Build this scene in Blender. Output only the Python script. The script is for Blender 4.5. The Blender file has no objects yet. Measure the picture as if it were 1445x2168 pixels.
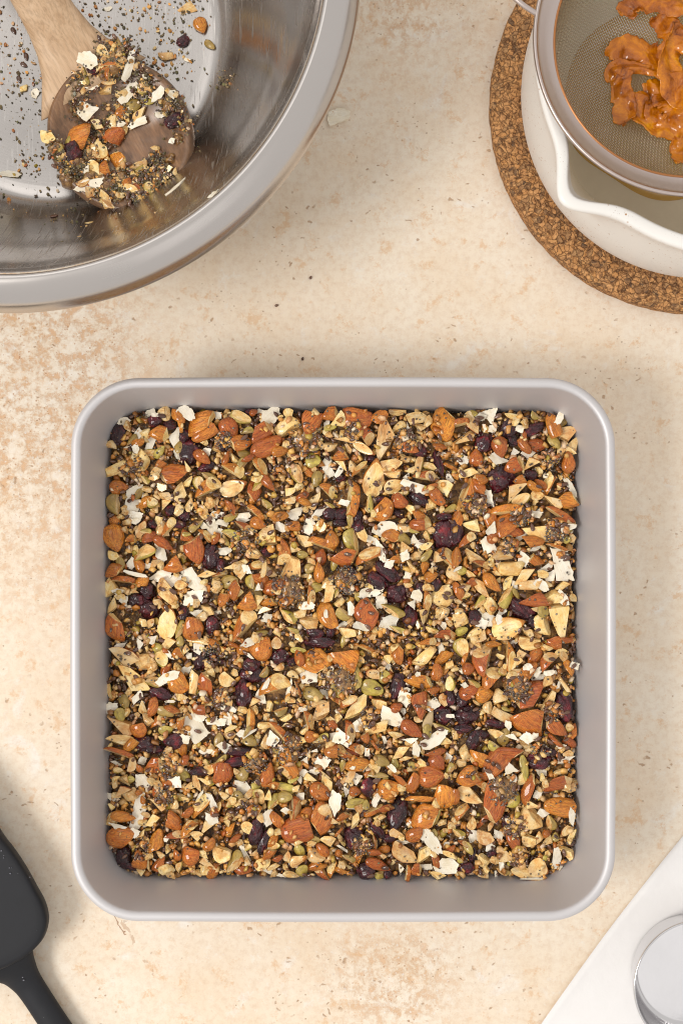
import bpy, bmesh, math, random
import numpy as np
from mathutils import Vector, Matrix, Euler, noise
R = math.radians
random.seed(7); rng = np.random.default_rng(7)
C = bpy.context.scene.collection
SC = bpy.context.scene

# ------------------------------------------------------------------ camera
H = 0.63
cd = bpy.data.cameras.new('camera'); cam = bpy.data.objects.new('camera', cd); C.objects.link(cam)
cam.location = (0, 0, H); cam.rotation_euler = (0, 0, 0)
cd.sensor_fit = 'HORIZONTAL'; cd.sensor_width = 24; cd.lens = 50; cd.clip_start = 0.02; cd.clip_end = 50
SC.camera = cam
# ------------------------------------------------------------------ light
w = bpy.data.worlds.new('World'); SC.world = w; w.use_nodes = True
w.node_tree.nodes['Background'].inputs[0].default_value = (1.0, 0.97, 0.94, 1)
w.node_tree.nodes['Background'].inputs[1].default_value = 0.80
def area(name, loc, target, sx, sy, power, col):
    l = bpy.data.lights.new(name, 'AREA'); l.shape = 'RECTANGLE'; l.size = sx; l.size_y = sy
    l.energy = power; l.color = col
    o = bpy.data.objects.new(name, l); C.objects.link(o); o.location = loc
    o.rotation_euler = (Vector(target) - Vector(loc)).to_track_quat('-Z', 'Y').to_euler()
    return o
area('window_light', (-1.20, -0.42, 1.55), (0, 0, 0), 0.62, 0.62, 21.5, (1.0, 0.965, 0.92))
area('cup_fill_light', (0.78, -1.02, 2.0), (0, 0, 0), 0.9, 0.9, 0.9, (1.0, 0.98, 0.97))  # added panel, sized and placed to show white in the cup floor
area('bowl_fill_light', (-0.75, 1.45, 1.9), (0, 0, 0), 1.1, 1.1, 3.6, (1.0, 0.97, 0.94))  # added fill panel that lightens the reflection in the steel bowl's floor
SC.view_settings.view_transform = 'Standard'; SC.view_settings.look = 'None'
SC.cycles.use_denoising = True; SC.cycles.denoiser = 'OPENIMAGEDENOISE'; SC.cycles.denoising_input_passes = 'RGB_ALBEDO_NORMAL'; SC.cycles.denoising_prefilter = 'ACCURATE'; SC.cycles.filter_width = 1.1
SC.view_settings.exposure = 0.03; SC.view_settings.gamma = 1.0

def W(px, py, z=0.0):                       # point of the place seen at a photo pixel, at height z
    s = (H - z) * 0.48 / 1445.0
    return ((px - 722.5) * s, (1084 - py) * s, z)
def S(z): return (H - z) * 0.48 / 1445.0

# ------------------------------------------------------------------ materials
class NT:
    def __init__(s, name):
        s.m = bpy.data.materials.new(name); s.m.use_nodes = True
        s.t = s.m.node_tree; s.n = s.t.nodes; s.b = s.n['Principled BSDF']
        s.tc = s.n.new('ShaderNodeTexCoord').outputs['Object']
    def link(s, a, b): s.t.links.new(a, b)
    def new(s, kind, **k):
        n = s.n.new(kind)
        for a, v in k.items(): setattr(n, a, v)
        return n
    def setin(s, sock, v):
        if hasattr(v, 'is_output') or hasattr(v, 'links'): s.link(v, sock)
        else: sock.default_value = v
    def mapv(s, vec, scale=(1, 1, 1), loc=(0, 0, 0)):
        n = s.new('ShaderNodeMapping'); s.setin(n.inputs['Vector'], vec)
        n.inputs['Scale'].default_value = scale; n.inputs['Location'].default_value = loc
        return n.outputs[0]
    def noise(s, scale, detail=4, rough=.55, dist=0, vec=None, col=False, w=None):
        n = s.new('ShaderNodeTexNoise')
        if w is not None:
            n.noise_dimensions = '4D'; s.setin(n.inputs['W'], w)
        s.setin(n.inputs['Vector'], vec if vec is not None else s.tc)
        n.inputs['Scale'].default_value = scale; n.inputs['Detail'].default_value = detail
        n.inputs['Roughness'].default_value = rough; n.inputs['Distortion'].default_value = dist
        return n.outputs['Color' if col else 'Fac']
    def voro(s, scale, vec=None, feature='F1', rnd=1, out='Distance'):
        n = s.new('ShaderNodeTexVoronoi'); n.feature = feature
        s.setin(n.inputs['Vector'], vec if vec is not None else s.tc)
        n.inputs['Scale'].default_value = scale; n.inputs['Randomness'].default_value = rnd
        return n.outputs[out]
    def ramp(s, fac, stops, interp='LINEAR'):
        n = s.new('ShaderNodeValToRGB'); cr = n.color_ramp; cr.interpolation = interp
        while len(cr.elements) < len(stops): cr.elements.new(0.5)
        for e, (p, c) in zip(cr.elements, stops):
            e.position = p
            e.color = (c, c, c, 1) if isinstance(c, (int, float)) else (*c, 1)
        s.link(fac, n.inputs[0]); return n.outputs[0]
    def mix(s, fac, a, b, mode='MIX'):
        n = s.new('ShaderNodeMix', data_type='RGBA', blend_type=mode)
        s.setin(n.inputs[0], fac)
        for sock, v in ((n.inputs[6], a), (n.inputs[7], b)):
            if isinstance(v, tuple): v = (*v, 1) if len(v) == 3 else v
            s.setin(sock, v)
        return n.outputs[2]
    def math(s, op, a, b=0.0, c=0.0, clamp=False):
        n = s.new('ShaderNodeMath', operation=op); n.use_clamp = clamp
        s.setin(n.inputs[0], a); s.setin(n.inputs[1], b); s.setin(n.inputs[2], c)
        return n.outputs[0]
    def bump(s, h, strength=.3, dist=.001):
        n = s.new('ShaderNodeBump'); n.inputs['Strength'].default_value = strength
        n.inputs['Distance'].default_value = dist; s.link(h, n.inputs['Height'])
        s.link(n.outputs[0], s.b.inputs['Normal']); return n
    def set(s, **k):
        al = dict(color='Base Color', rough='Roughness', metal='Metallic', coat='Coat Weight', coatr='Coat Roughness',
                  sss='Subsurface Weight', spec='Specular IOR Level', trans='Transmission Weight', ior='IOR', aniso='Anisotropic', alpha='Alpha')
        for a, v in k.items():
            if isinstance(v, tuple) and len(v) == 3: v = (*v, 1)
            s.setin(s.b.inputs[al[a]], v)
    def rand(s): return s.new('ShaderNodeObjectInfo').outputs['Random']
    def island(s): return s.new('ShaderNodeNewGeometry').outputs['Random Per Island']
    def hsv(s, col, hue=.5, sat=1.0, val=1.0):
        n = s.new('ShaderNodeHueSaturation'); s.setin(n.inputs['Hue'], hue); s.setin(n.inputs['Saturation'], sat)
        s.setin(n.inputs['Value'], val); s.setin(n.inputs['Color'], col); return n.outputs[0]

def M_table():
    t = NT('travertine')
    big = t.noise(7, 4, .6); mid = t.noise(30, 6, .62, .4); fine = t.noise(300, 8, .75); tiny = t.noise(1500, 2, .5)
    c = t.ramp(big, [(.3, (.82, .69, .54)), (.5, (.85, .75, .615)), (.72, (.86, .79, .68))])
    c = t.mix(t.ramp(mid, [(.42, 0), (.66, .42)]), c, (.78, .60, .41))
    # pale chalky blotches
    wb = t.noise(55, 5, .6, .6, vec=t.mapv(t.tc, loc=(3.1, 1.7, 0)))
    c = t.mix(t.ramp(wb, [(.60, 0), (.70, .55)]), c, (.86, .83, .78))
    # rusty crusty zone : strong on the left hand side of the stone, weak elsewhere
    sep = t.new('ShaderNodeSeparateXYZ'); t.link(t.tc, sep.inputs[0])
    zone = t.noise(9, 3, .5, vec=t.mapv(t.tc, loc=(.35, .9, 0)))
    leftm = t.math('MULTIPLY_ADD', sep.outputs[0], -3.4, -.16)
    dy = t.math('ABSOLUTE', t.math('SUBTRACT', sep.outputs[1], .045))
    leftm = t.math('SUBTRACT', leftm, t.math('MULTIPLY', dy, 2.0))
    # a second patch between the bowl and the cork mat
    d2 = t.new('ShaderNodeVectorMath', operation='DISTANCE'); t.link(t.tc, d2.inputs[0]); d2.inputs[1].default_value = (.025, .215, 0)
    p2 = t.math('MULTIPLY_ADD', d2.outputs['Value'], -5.0, .26)
    d3 = t.new('ShaderNodeVectorMath', operation='DISTANCE'); t.link(t.tc, d3.inputs[0]); d3.inputs[1].default_value = (.03, -.208, 0)
    p3 = t.math('MULTIPLY_ADD', d3.outputs['Value'], -5.5, .20)
    zm = t.math('ADD', zone, t.math('MAXIMUM', leftm, t.math('MAXIMUM', p2, p3)))
    zmask = t.ramp(zm, [(.47, 0), (.74, 1)])
    crust = t.noise(170, 10, .78, .15)
    rust = t.math('MULTIPLY', t.ramp(crust, [(.48, 0), (.58, 1)]), zmask)
    c = t.mix(t.math('MULTIPLY', rust, .72), c, (.66, .36, .16))
    chalk = t.math('MULTIPLY', t.ramp(crust, [(.34, 1), (.45, 0)]), zmask)
    c = t.mix(t.math('MULTIPLY', chalk, .7), c, (.86, .82, .76))
    sv = t.voro(520, vec=t.mapv(t.tc, loc=(3, 3, 0))); svc = t.noise(300, 3, .6)
    spk = t.math('MULTIPLY', t.math('MULTIPLY', t.ramp(sv, [(.16, 1), (.24, 0)]), t.ramp(svc, [(.52, 0), (.56, 1)])), zmask)
    c = t.mix(t.math('MULTIPLY', spk, .75), c, (.48, .24, .11))
    spk2 = t.math('MULTIPLY', t.math('MULTIPLY', t.ramp(t.voro(430, vec=t.mapv(t.tc, loc=(9, 3, 0))), [(.2, 1), (.28, 0)]), t.ramp(svc, [(.42, 1), (.47, 0)])), t.math('MULTIPLY_ADD', zmask, .7, .3))
    c = t.mix(t.math('MULTIPLY', spk2, .8), c, (.88, .86, .82))
    # scattered pits
    pv = t.voro(165, vec=t.mapv(t.mix(.012, t.tc, t.noise(90, 3, col=True)), scale=(1, 1.6, 1)))
    pn = t.noise(26, 3, .6, vec=t.mapv(t.tc, loc=(8, 2, 0)))
    pit = t.math('MULTIPLY', t.ramp(pv, [(.10, 1), (.17, 0)]), t.ramp(pn, [(.50, 0), (.55, 1)]))
    c = t.mix(t.math('MULTIPLY', pit, .7), c, (.38, .21, .10))
    pv2 = t.voro(330, vec=t.mapv(t.tc, scale=(1, 1.3, 1), loc=(1, 4, 0)))
    pn2 = t.noise(38, 3, .6, vec=t.mapv(t.tc, loc=(2, 7, 0)))
    pit2 = t.math('MULTIPLY', t.ramp(pv2, [(.10, 1), (.16, 0)]), t.ramp(pn2, [(.55, 0), (.6, 1)]))
    c = t.mix(t.math('MULTIPLY', pit2, .65), c, (.34, .2, .1))
    c = t.mix(t.ramp(fine, [(.35, .34), (.55, 0)]), c, (.60, .40, .24))
    f2 = t.noise(90, 10, .8, .1, vec=t.mapv(t.tc, loc=(5, 5, 0)))
    c = t.mix(t.ramp(f2, [(.38, .65), (.45, 0)]), c, (.72, .46, .25))
    c = t.mix(t.ramp(f2, [(.57, 0), (.64, .5)]), c, (.85, .80, .72))
    # crack running from under the pan
    def seg(ax, ay, bx, by, wid):
        A = Vector((ax, ay)); B = Vector((bx, by)); L = (B - A).length; d = (B - A) / L
        dn = t.new('ShaderNodeVectorMath', operation='SUBTRACT'); t.link(t.mix(.006, t.tc, t.noise(120, 3, col=True)), dn.inputs[0]); dn.inputs[1].default_value = (ax + .003, ay + .003, 0)
        s2 = t.new('ShaderNodeSeparateXYZ'); t.link(dn.outputs[0], s2.inputs[0])
        u = t.math('ADD', t.math('MULTIPLY', s2.outputs[0], d.x), t.math('MULTIPLY', s2.outputs[1], d.y))
        v = t.math('ABSOLUTE', t.math('ADD', t.math('MULTIPLY', s2.outputs[0], -d.y), t.math('MULTIPLY', s2.outputs[1], d.x)))
        on = t.math('LESS_THAN', v, wid)
        return t.math('MULTIPLY', on, t.math('MULTIPLY', t.math('GREATER_THAN', u, 0), t.math('LESS_THAN', u, L)))
    k = seg(*W(244, 1935)[:2], *W(268, 1976)[:2], .00022)
    k2 = seg(*W(262, 1950)[:2], *W(330, 2065)[:2], .0007)
    brk = t.ramp(t.noise(220, 2, .5), [(.5, 0), (.54, 1)])
    k2m = t.math('MULTIPLY', k2, brk)
    c = t.mix(t.math('MULTIPLY', k, .8), c, (.36, .2, .11)); c = t.mix(t.math('MULTIPLY', k2m, .55), c, (.52, .33, .2))
    t.set(color=c, rough=.62, spec=.35)
    h = t.math('SUBTRACT', t.math('MULTIPLY', fine, .35), t.math('ADD', t.math('MULTIPLY', pit, .9), t.math('MULTIPLY', rust, .5)))
    h = t.math('SUBTRACT', h, t.math('ADD', t.math('MULTIPLY', pit2, .5), t.math('MULTIPLY', k, .9)))
    h = t.math('ADD', h, t.math('MULTIPLY', tiny, .12))
    t.bump(h, .5, .0005)
    return t.m
def M_pan():
    t = NT('anodised_aluminium')
    n = t.noise(900, 3, .6); n2 = t.noise(14, 3, .5)
    c = t.mix(t.ramp(n2, [(.3, 0), (.7, 1)]), (.58, .56, .565), (.61, .592, .597))
    t.set(color=c, metal=.42, rough=t.ramp(n2, [(.3, .48), (.7, .56)]), spec=.35)
    t.bump(n, .06, .0003); return t.m
def M_steel(name, base=(.60, .57, .54), r0=.16, r1=.3, radial=False, scratch=False):
    t = NT(name)
    if radial:
        # turned finish: noise in (radius, angle) space
        s = t.new('ShaderNodeSeparateXYZ'); t.link(t.tc, s.inputs[0])
        rr = t.math('SQRT', t.math('ADD', t.math('MULTIPLY', s.outputs[0], s.outputs[0]), t.math('MULTIPLY', s.outputs[1], s.outputs[1])))
        an = t.math('ARCTAN2', s.outputs[1], s.outputs[0])
        cv = t.new('ShaderNodeCombineXYZ'); t.link(t.math('MULTIPLY', rr, 1100), cv.inputs[0]); t.link(t.math('MULTIPLY', an, 3), cv.inputs[1])
        n = t.noise(1, 4, .6, vec=cv.outputs[0])
    else:
        n = t.noise(700, 3, .6)
    n2 = t.noise(22, 4, .6)
    r = t.math('MULTIPLY_ADD', n, .10, t.ramp(n2, [(.3, r0), (.7, r1)]))
    c = t.mix(n2, base, tuple(b * .9 for b in base))
    h = n
    if scratch:
        sc = None
        for i, (a, sy) in enumerate(((.3, 60), (1.2, 50), (2.2, 60), (2.75, 45))):
            mp = t.new('ShaderNodeMapping'); t.link(t.tc, mp.inputs[0]); mp.inputs['Rotation'].default_value = (0, 0, a); mp.inputs['Scale'].default_value = (900, sy, 30)
            x = t.ramp(t.noise(1, 2, .5, .25, vec=mp.outputs[0]), [(.66, 0), (.72, 1)])
            sc = x if sc is None else t.math('MAXIMUM', sc, x)
        r = t.math('MULTIPLY_ADD', sc, .3, r); h = t.math('MULTIPLY_ADD', sc, 1.6, n)
        c = t.mix(t.math('MULTIPLY', sc, .3), c, (.8, .77, .73))
    t.set(color=c, metal=1.0, rough=r, aniso=.35 if radial else 0)
    t.bump(h, .05, .0003); return t.m
def M_wood(name, c0, c1, c2, rough=.5, coat=0.0, wet=False):
    t = NT(name)
    v = t.mapv(t.tc, scale=(1.0, 7.5, 7.5))
    g = t.noise(38, 6, .62, .8, vec=v); g2 = t.noise(260, 3, .6, vec=t.mapv(t.tc, scale=(.35, 4, 4))); m = t.noise(60, 4, .6)
    c = t.ramp(g, [(.3, c0), (.5, c1), (.72, c2)])
    c = t.mix(t.ramp(g2, [(.36, .35), (.55, 0)]), c, tuple(x * .5 for x in c0))
    if wet: c = t.mix(t.ramp(m, [(.45, 0), (.66, .6)]), c, (.085, .045, .022))
    t.set(color=c, rough=rough, coat=coat, coatr=.25)
    t.bump(g2, .25, .0004); return t.m
def M_cork():
    t = NT('cork')
    wv = t.mix(.006, t.tc, t.noise(160, 3, col=True))
    cell = t.voro(430, vec=wv, out='Color'); edge = t.voro(430, vec=wv, feature='DISTANCE_TO_EDGE')
    cell2 = t.voro(760, vec=wv, out='Color')
    sp = t.new('ShaderNodeSeparateColor'); t.link(cell, sp.inputs[0]); sp2 = t.new('ShaderNodeSeparateColor'); t.link(cell2, sp2.inputs[0])
    c = t.ramp(sp.outputs[0], [(0, (.54, .26, .105)), (.35, (.64, .34, .15)), (.66, (.54, .25, .085)), (.78, (.26, .16, .09)), (1, (.16, .11, .075))])
    c = t.mix(.5, c, t.ramp(sp2.outputs[0], [(0, (.76, .42, .17)), (.6, (.58, .28, .10)), (.85, (.3, .15, .06)), (1, (.10, .06, .035))]))
    c = t.mix(t.math('MULTIPLY', t.ramp(edge, [(.01, .6), (.09, 0)]), t.ramp(t.noise(200, 3, .6), [(.4, 1), (.6, .2)])), c, (.11, .05, .025))
    c = t.mix(t.ramp(t.noise(600, 4, .7), [(.38, .8), (.52, 0)]), c, (.12, .05, .02))
    t.set(color=c, rough=.85, spec=.25)
    t.bump(t.math('ADD', t.ramp(edge, [(0, 0), (.12, 1)]), t.noise(700, 3, .6)), .8, .0006); return t.m
def M_enamel():
    t = NT('speckled_white_enamel')
    v = t.voro(330, out='Distance'); n = t.noise(60, 3, .5)
    s = t.math('MULTIPLY', t.ramp(v, [(.10, 1), (.16, 0)]), t.ramp(n, [(.5, 0), (.56, 1)]))
    v2 = t.voro(900); s2 = t.math('MULTIPLY', t.ramp(v2, [(.12, 1), (.2, 0)]), .5)
    c = t.mix(s, (.80, .775, .735), (.42, .22, .10)); c = t.mix(t.math('MULTIPLY', s2, t.ramp(n, [(.45, 0), (.6, 1)])), c, (.3, .2, .13))
    t.set(color=c, rough=.28, spec=.5); return t.m
def M_simple(name, col, rough=.5, metal=0, coat=0, bump=None, spec=.5, varn=None):
    t = NT(name); c = col
    if varn: c = t.mix(t.noise(varn[0], 4, .6), col, varn[1])
    t.set(color=c, rough=rough, metal=metal, coat=coat, coatr=.15, spec=spec)
    if bump: t.bump(t.noise(bump[0], 3, .6), bump[1], bump[2])
    return t.m
def crumbcoat(t, c, amount, scale=9):
    """sticky smears of seed paste clinging to a piece"""
    w_ = t.rand()
    n = t.noise(scale, 3, .6, w=t.math('MULTIPLY', w_, 40))
    return t.mix(t.ramp(n, [(.60, 0), (.68, amount)]), c, (.16, .065, .02))
def glaze(t, c, amt, sc, seed=0.0, dark=(.52, .19, .03)):
    """uneven film of brown syrup: multiplies the colour underneath in blotches"""
    n = t.noise(sc, 4, .65, .6, w=t.math('MULTIPLY_ADD', t.rand(), 61, seed))
    return t.mix(t.math('MULTIPLY', t.ramp(n, [(.42, 0), (.60, 1)]), amt), c, dark)
def M_almond():
    t = NT('almond_skin'); r = t.math('MULTIPLY', t.rand(), 37)
    v = t.mapv(t.tc, scale=(.9, 7, 7))
    g = t.noise(1.7, 4, .6, .5, vec=v, w=r); g2 = t.noise(5, 3, .6, .3, vec=v, w=r)
    c = t.ramp(g, [(.28, (.42, .080, .010)), (.42, (.82, .205, .022)), (.58, (.97, .33, .045)), (.75, (.98, .46, .10))])
    c = t.mix(t.ramp(g2, [(.38, .65), (.50, 0)]), c, (.22, .05, .012))
    c = t.hsv(c, hue=t.math('MULTIPLY_ADD', t.rand(), .024, .489), val=t.math('MULTIPLY_ADD', t.rand(), .38, .72), sat=1.0)
    c = crumbcoat(t, c, .3, 2.2)
    c = glaze(t, c, .35, 1.4, 9, (.22, .06, .02))
    t.set(color=c, rough=.3, coat=.7, coatr=.04, spec=.25)
    t.bump(t.math('ADD', g, t.math('MULTIPLY', g2, .6)), 1.0, .0011); return t.m
def M_cream(name='nut_flesh', base=((.88, .44, .10), (.98, .71, .27), (.98, .84, .50)), dirt=.5):
    t = NT(name); r = t.math('MULTIPLY', t.rand(), 53)
    g = t.noise(2.2, 4, .6, w=r); g2 = t.noise(9, 3, .6, w=r)
    c = t.ramp(g, [(.28, base[0]), (.48, base[1]), (.68, base[2])])
    c = t.mix(t.ramp(g2, [(.60, 0), (.70, .7)]), c, (.55, .22, .04))
    c = t.hsv(c, hue=t.math('MULTIPLY_ADD', t.rand(), .018, .485), val=t.math('MULTIPLY_ADD', t.rand(), .25, .80))
    per = t.ramp(t.math('FRACT', t.math('MULTIPLY', t.rand(), 7.31)), [(.2, .1), (.85, .8)])
    c = glaze(t, c, per, 1.6)
    c = crumbcoat(t, c, dirt, 2.0)
    t.set(color=c, rough=.36, coat=.7, coatr=.04, spec=.2)
    t.bump(t.math('ADD', g2, t.noise(5, 3, .6, w=r)), .8, .0006); return t.m
def M_cran():
    t = NT('cranberry_skin'); r = t.math('MULTIPLY', t.rand(), 31)
    g = t.noise(2.4, 4, .6, .4, w=r)
    c = t.ramp(g, [(.36, (.013, .003, .005)), (.53, (.042, .004, .008)), (.65, (.13, .006, .010)), (.79, (.30, .015, .018))])
    c = t.hsv(c, val=t.math('MULTIPLY_ADD', t.rand(), 1.0, .75))
    s = t.noise(17, 3, .6, w=r)
    c = t.mix(t.ramp(s, [(.66, 0), (.70, .8)]), c, (.42, .26, .12))
    t.set(color=c, rough=.28, coat=.5, coatr=.1, spec=.4)
    t.bump(t.noise(4, 4, .6, 1.0, w=r), 1.0, .0016); return t.m
def M_coco():
    t = NT('coconut_flesh'); r = t.math('MULTIPLY', t.rand(), 29)
    g = t.noise(2.0, 4, .6, w=r); f = t.noise(2, 3, .6, vec=t.mapv(t.tc, scale=(1, 12, 1)), w=r)
    c = t.ramp(g, [(.3, (.78, .66, .44)), (.5, (.86, .78, .62)), (.7, (.90, .85, .73))])
    c = t.mix(t.ramp(f, [(.35, .3), (.5, 0)]), c, (.60, .50, .36))
    c = t.mix(t.ramp(t.noise(4, 3, .6, w=r), [(.64, 0), (.72, .6)]), c, (.55, .32, .12))
    c = t.hsv(c, val=t.math('MULTIPLY_ADD', t.rand(), .26, .88))
    t.set(color=c, rough=.48, coat=.15, coatr=.2)
    t.bump(f, .5, .0004); return t.m
def M_pump():
    t = NT('pumpkin_seed_skin'); r = t.math('MULTIPLY', t.rand(), 23)
    g = t.noise(2.0, 4, .6, w=r); f = t.noise(2, 3, .6, vec=t.mapv(t.tc, scale=(1, 8, 1)), w=r)
    c = t.ramp(g, [(.3, (.26, .21, .02)), (.5, (.46, .37, .05)), (.66, (.62, .50, .11)), (.8, (.74, .50, .14))])
    c = t.mix(t.ramp(f, [(.36, .4), (.5, 0)]), c, (.14, .11, .02))
    c = t.hsv(c, hue=t.math('MULTIPLY_ADD', t.rand(), .03, .468), val=t.math('MULTIPLY_ADD', t.rand(), .45, .8))
    c = crumbcoat(t, c, .5, 2.4)
    c = glaze(t, c, .6, 1.5, 4, (.25, .14, .03))
    t.set(color=c, rough=.34, coat=.5, coatr=.07)
    t.bump(f, .6, .0005); return t.m
def M_island(name, cols, rough, coat, bumps=None, obj=False):
    t = NT(name); f = t.rand() if obj else t.island()
    c = t.ramp(f, [(i / max(1, len(cols) - 1), x) for i, x in enumerate(cols)])
    n = t.noise(900 if not obj else 3, 3, .6)
    c = t.mix(t.ramp(n, [(.35, .22), (.55, 0)]), c, (.20, .09, .03))
    t.set(color=c, rough=rough, coat=coat, coatr=.12)
    return t.m
def M_binder():
    t = NT('sticky_seed_paste')
    g = t.noise(420, 5, .7, .5); g2 = t.noise(90, 4, .6)
    c = t.ramp(g, [(.28, (.015, .006, .002)), (.42, (.09, .038, .010)), (.55, (.30, .15, .042)), (.70, (.58, .35, .12))])
    c = t.mix(t.ramp(g2, [(.4, 0), (.7, .6)]), c, (.035, .018, .010))
    t.set(color=c, rough=.34, coat=.25, coatr=.06, spec=.15)
    t.bump(t.noise(700, 4, .7), .7, .0006); return t.m
def M_paste():
    t = NT('syrupy_seed_paste')
    g = t.noise(520, 5, .7, .5); g2 = t.noise(150, 4, .6)
    c = t.ramp(g, [(.30, (.05, .022, .008)), (.45, (.20, .095, .03)), (.60, (.44, .25, .085)), (.74, (.72, .50, .24))])
    c = t.mix(t.ramp(g2, [(.4, 0), (.7, .5)]), c, (.20, .09, .03))
    t.set(color=c, rough=.22, coat=.6, coatr=.06, spec=.4)
    t.bump(t.noise(800, 4, .7), .7, .0006); return t.m
def M_peel():
    t = NT('candied_orange_peel')
    g = t.noise(110, 5, .65, .8); f = t.noise(900, 4, .75); 
    c = t.ramp(g, [(.3, (.12, .020, .0)), (.45, (.40, .10, .0)), (.60, (.70, .23, .0)), (.76, (.92, .43, .0))])
    c = t.mix(t.ramp(f, [(.38, .5), (.55, 0)]), c, (.50, .15, .01))
    t.set(color=c, rough=.22, coat=.8, coatr=.02, sss=.0, spec=.2)
    t.b.inputs['Subsurface Radius'].default_value = (.004, .0015, .0004); t.b.inputs['Subsurface Scale'].default_value = 1.0
    t.bump(t.math('ADD', f, t.noise(260, 3, .6)), .5, .0006); return t.m
def M_syrup():
    t = NT('amber_syrup'); t.set(color=(.60, .37, .10), rough=.10, coat=.5, coatr=.03, spec=.5); return t.m
def M_rubber():
    t = NT('charcoal_silicone')
    n = t.noise(1400, 3, .6); n2 = t.noise(40, 4, .6)
    c = t.mix(t.ramp(n2, [(.35, 0), (.7, 1)]), (.010, .0105, .013), (.016, .0165, .020))
    t.set(color=c, rough=t.ramp(n2, [(.3, .5), (.7, .6)]), spec=.3)
    t.bump(n, .1, .0002); return t.m
def M_paper():
    t = NT('baking_parchment')
    n = t.noise(26, 4, .6); f = t.noise(900, 3, .6)
    c = t.mix(t.ramp(n, [(.35, 0), (.7, 1)]), (.82, .80, .785), (.86, .845, .835))
    t.set(color=c, rough=.5, spec=.4); t.bump(t.math('ADD', t.math('MULTIPLY', n, 3), t.math('MULTIPLY', f, .15)), .25, .0012); return t.m

MT = dict(table=M_table(), pan=M_pan(),
    bowl=M_steel('brushed_bowl_steel', (.52, .49, .465), .12, .23, True, True), rim=M_steel('satin_rim_steel', (.58, .545, .52), .15, .24, True),
    ring=M_steel('sieve_ring_steel', (.62, .53, .49), .22, .30, True), wire=M_steel('sieve_wire', (.72, .66, .55), .25, .32),
    cup=M_steel('polished_cup_steel', (.70, .69, .70), .06, .14, False),
    copper=M_simple('stained_ring_edge', (.40, .17, .06), .35, .6), woodl=M_wood('pale_wood', (.50, .315, .175), (.62, .42, .255), (.68, .48, .31), .5),
    woodd=M_wood('syrup_wet_wood', (.15, .068, .026), (.26, .13, .058), (.36, .195, .095), .36, .45, True), cork=M_cork(), enamel=M_enamel(),
    potin=M_simple('pot_inner_glaze', (.78, .70, .55), .35, varn=(260, (.70, .62, .48))), syrup=M_syrup(), rubber=M_rubber(), paper=M_paper(),
    peel=M_peel(), almond=M_almond(), cream=M_cream(), cran=M_cran(), paste=M_paste(), coco=M_coco(), pump=M_pump(), binder=M_binder(),
    chia=M_island('chia_shell', ((.03, .025, .022), (.12, .10, .085), (.05, .035, .028), (.26, .22, .17), (.04, .03, .025)), .3, .6),
    flax=M_island('flax_shell', ((.06, .024, .014), (.11, .045, .024), (.17, .075, .04), (.085, .035, .02)), .24, .6, obj=True),
    flaxs=M_island('flax_shell_mixed', ((.06, .024, .014), (.11, .045, .024), (.17, .075, .04), (.085, .035, .02)), .24, .6),
    crumb=M_island('crumb_mix', ((.92, .54, .15), (.62, .22, .03), (.95, .72, .34), (.46, .11, .015), (.84, .40, .08), (.26, .09, .02), (.92, .62, .24), (.60, .20, .03), (.95, .84, .62), (.74, .30, .05), (.20, .06, .015), (.88, .50, .13), (.42, .32, .04)), .36, .35),
    dust=M_island('dark_crumb_mix', ((.06, .045, .02), (.20, .15, .06), (.10, .06, .03), (.30, .22, .10), (.05, .04, .025), (.16, .15, .05)), .5, .2),
    seed=M_island('tan_seed_shell', ((.56, .38, .16), (.66, .50, .27), (.44, .28, .10), (.60, .44, .20)), .36, .4, obj=True),
    water=M_simple('water_bead', (.10, .10, .12), .03, coat=1.0))

# ------------------------------------------------------------------ helpers
def mesh(name, V, F, mats, smooth=True, mi=None):
    me = bpy.data.meshes.new(name)
    me.from_pydata([tuple(v) for v in V], [], [tuple(f) for f in F])
    for m in (mats if isinstance(mats, (list, tuple)) else [mats]): me.materials.append(m)
    if mi is not None: me.polygons.foreach_set('material_index', mi)
    if smooth: me.polygons.foreach_set('use_smooth', [True] * len(me.polygons))
    me.update(); return me
def obj(name, me, parent=None, loc=(0, 0, 0), rot=(0, 0, 0), sc=(1, 1, 1), **props):
    o = bpy.data.objects.new(name, me); C.objects.link(o)
    if parent: o.parent = parent
    o.location = loc; o.rotation_euler = rot; o.scale = sc
    for k, v in props.items(): o[k] = v
    return o
def thing(name, label, cat, loc=(0, 0, 0), group=None, rz=0):
    o = bpy.data.objects.new(name, None); C.objects.link(o); o.location = loc; o.rotation_euler = (0, 0, rz)
    o.empty_display_size = .01; o['label'] = label; o['category'] = cat
    if group: o['group'] = group
    return o
def tag(o, label, cat, group=None):
    o['label'] = label; o['category'] = cat
    if group: o['group'] = group
    return o
def lathe(name, prof, mats, n=160, rfun=None, closed=False):
    """prof: list of (r, z) or (r, z, matindex)"""
    V = []; F = []; MI = []
    P = [(p[0], p[1], p[2] if len(p) > 2 else 0) for p in prof]
    for (r, z, _) in P:
        for i in range(n):
            a = 2 * math.pi * i / n
            rr, zz = (rfun(r, z, a) if rfun else (r, z))
            V.append((rr * math.cos(a), rr * math.sin(a), zz))
    for j in range(len(P) - 1):
        for i in range(n):
            a = j * n + i; b = j * n + (i + 1) % n
            F.append((a, b, b + n, a + n)); MI.append(P[j][2])
    return mesh(name, V, F, mats, True, MI)
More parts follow.
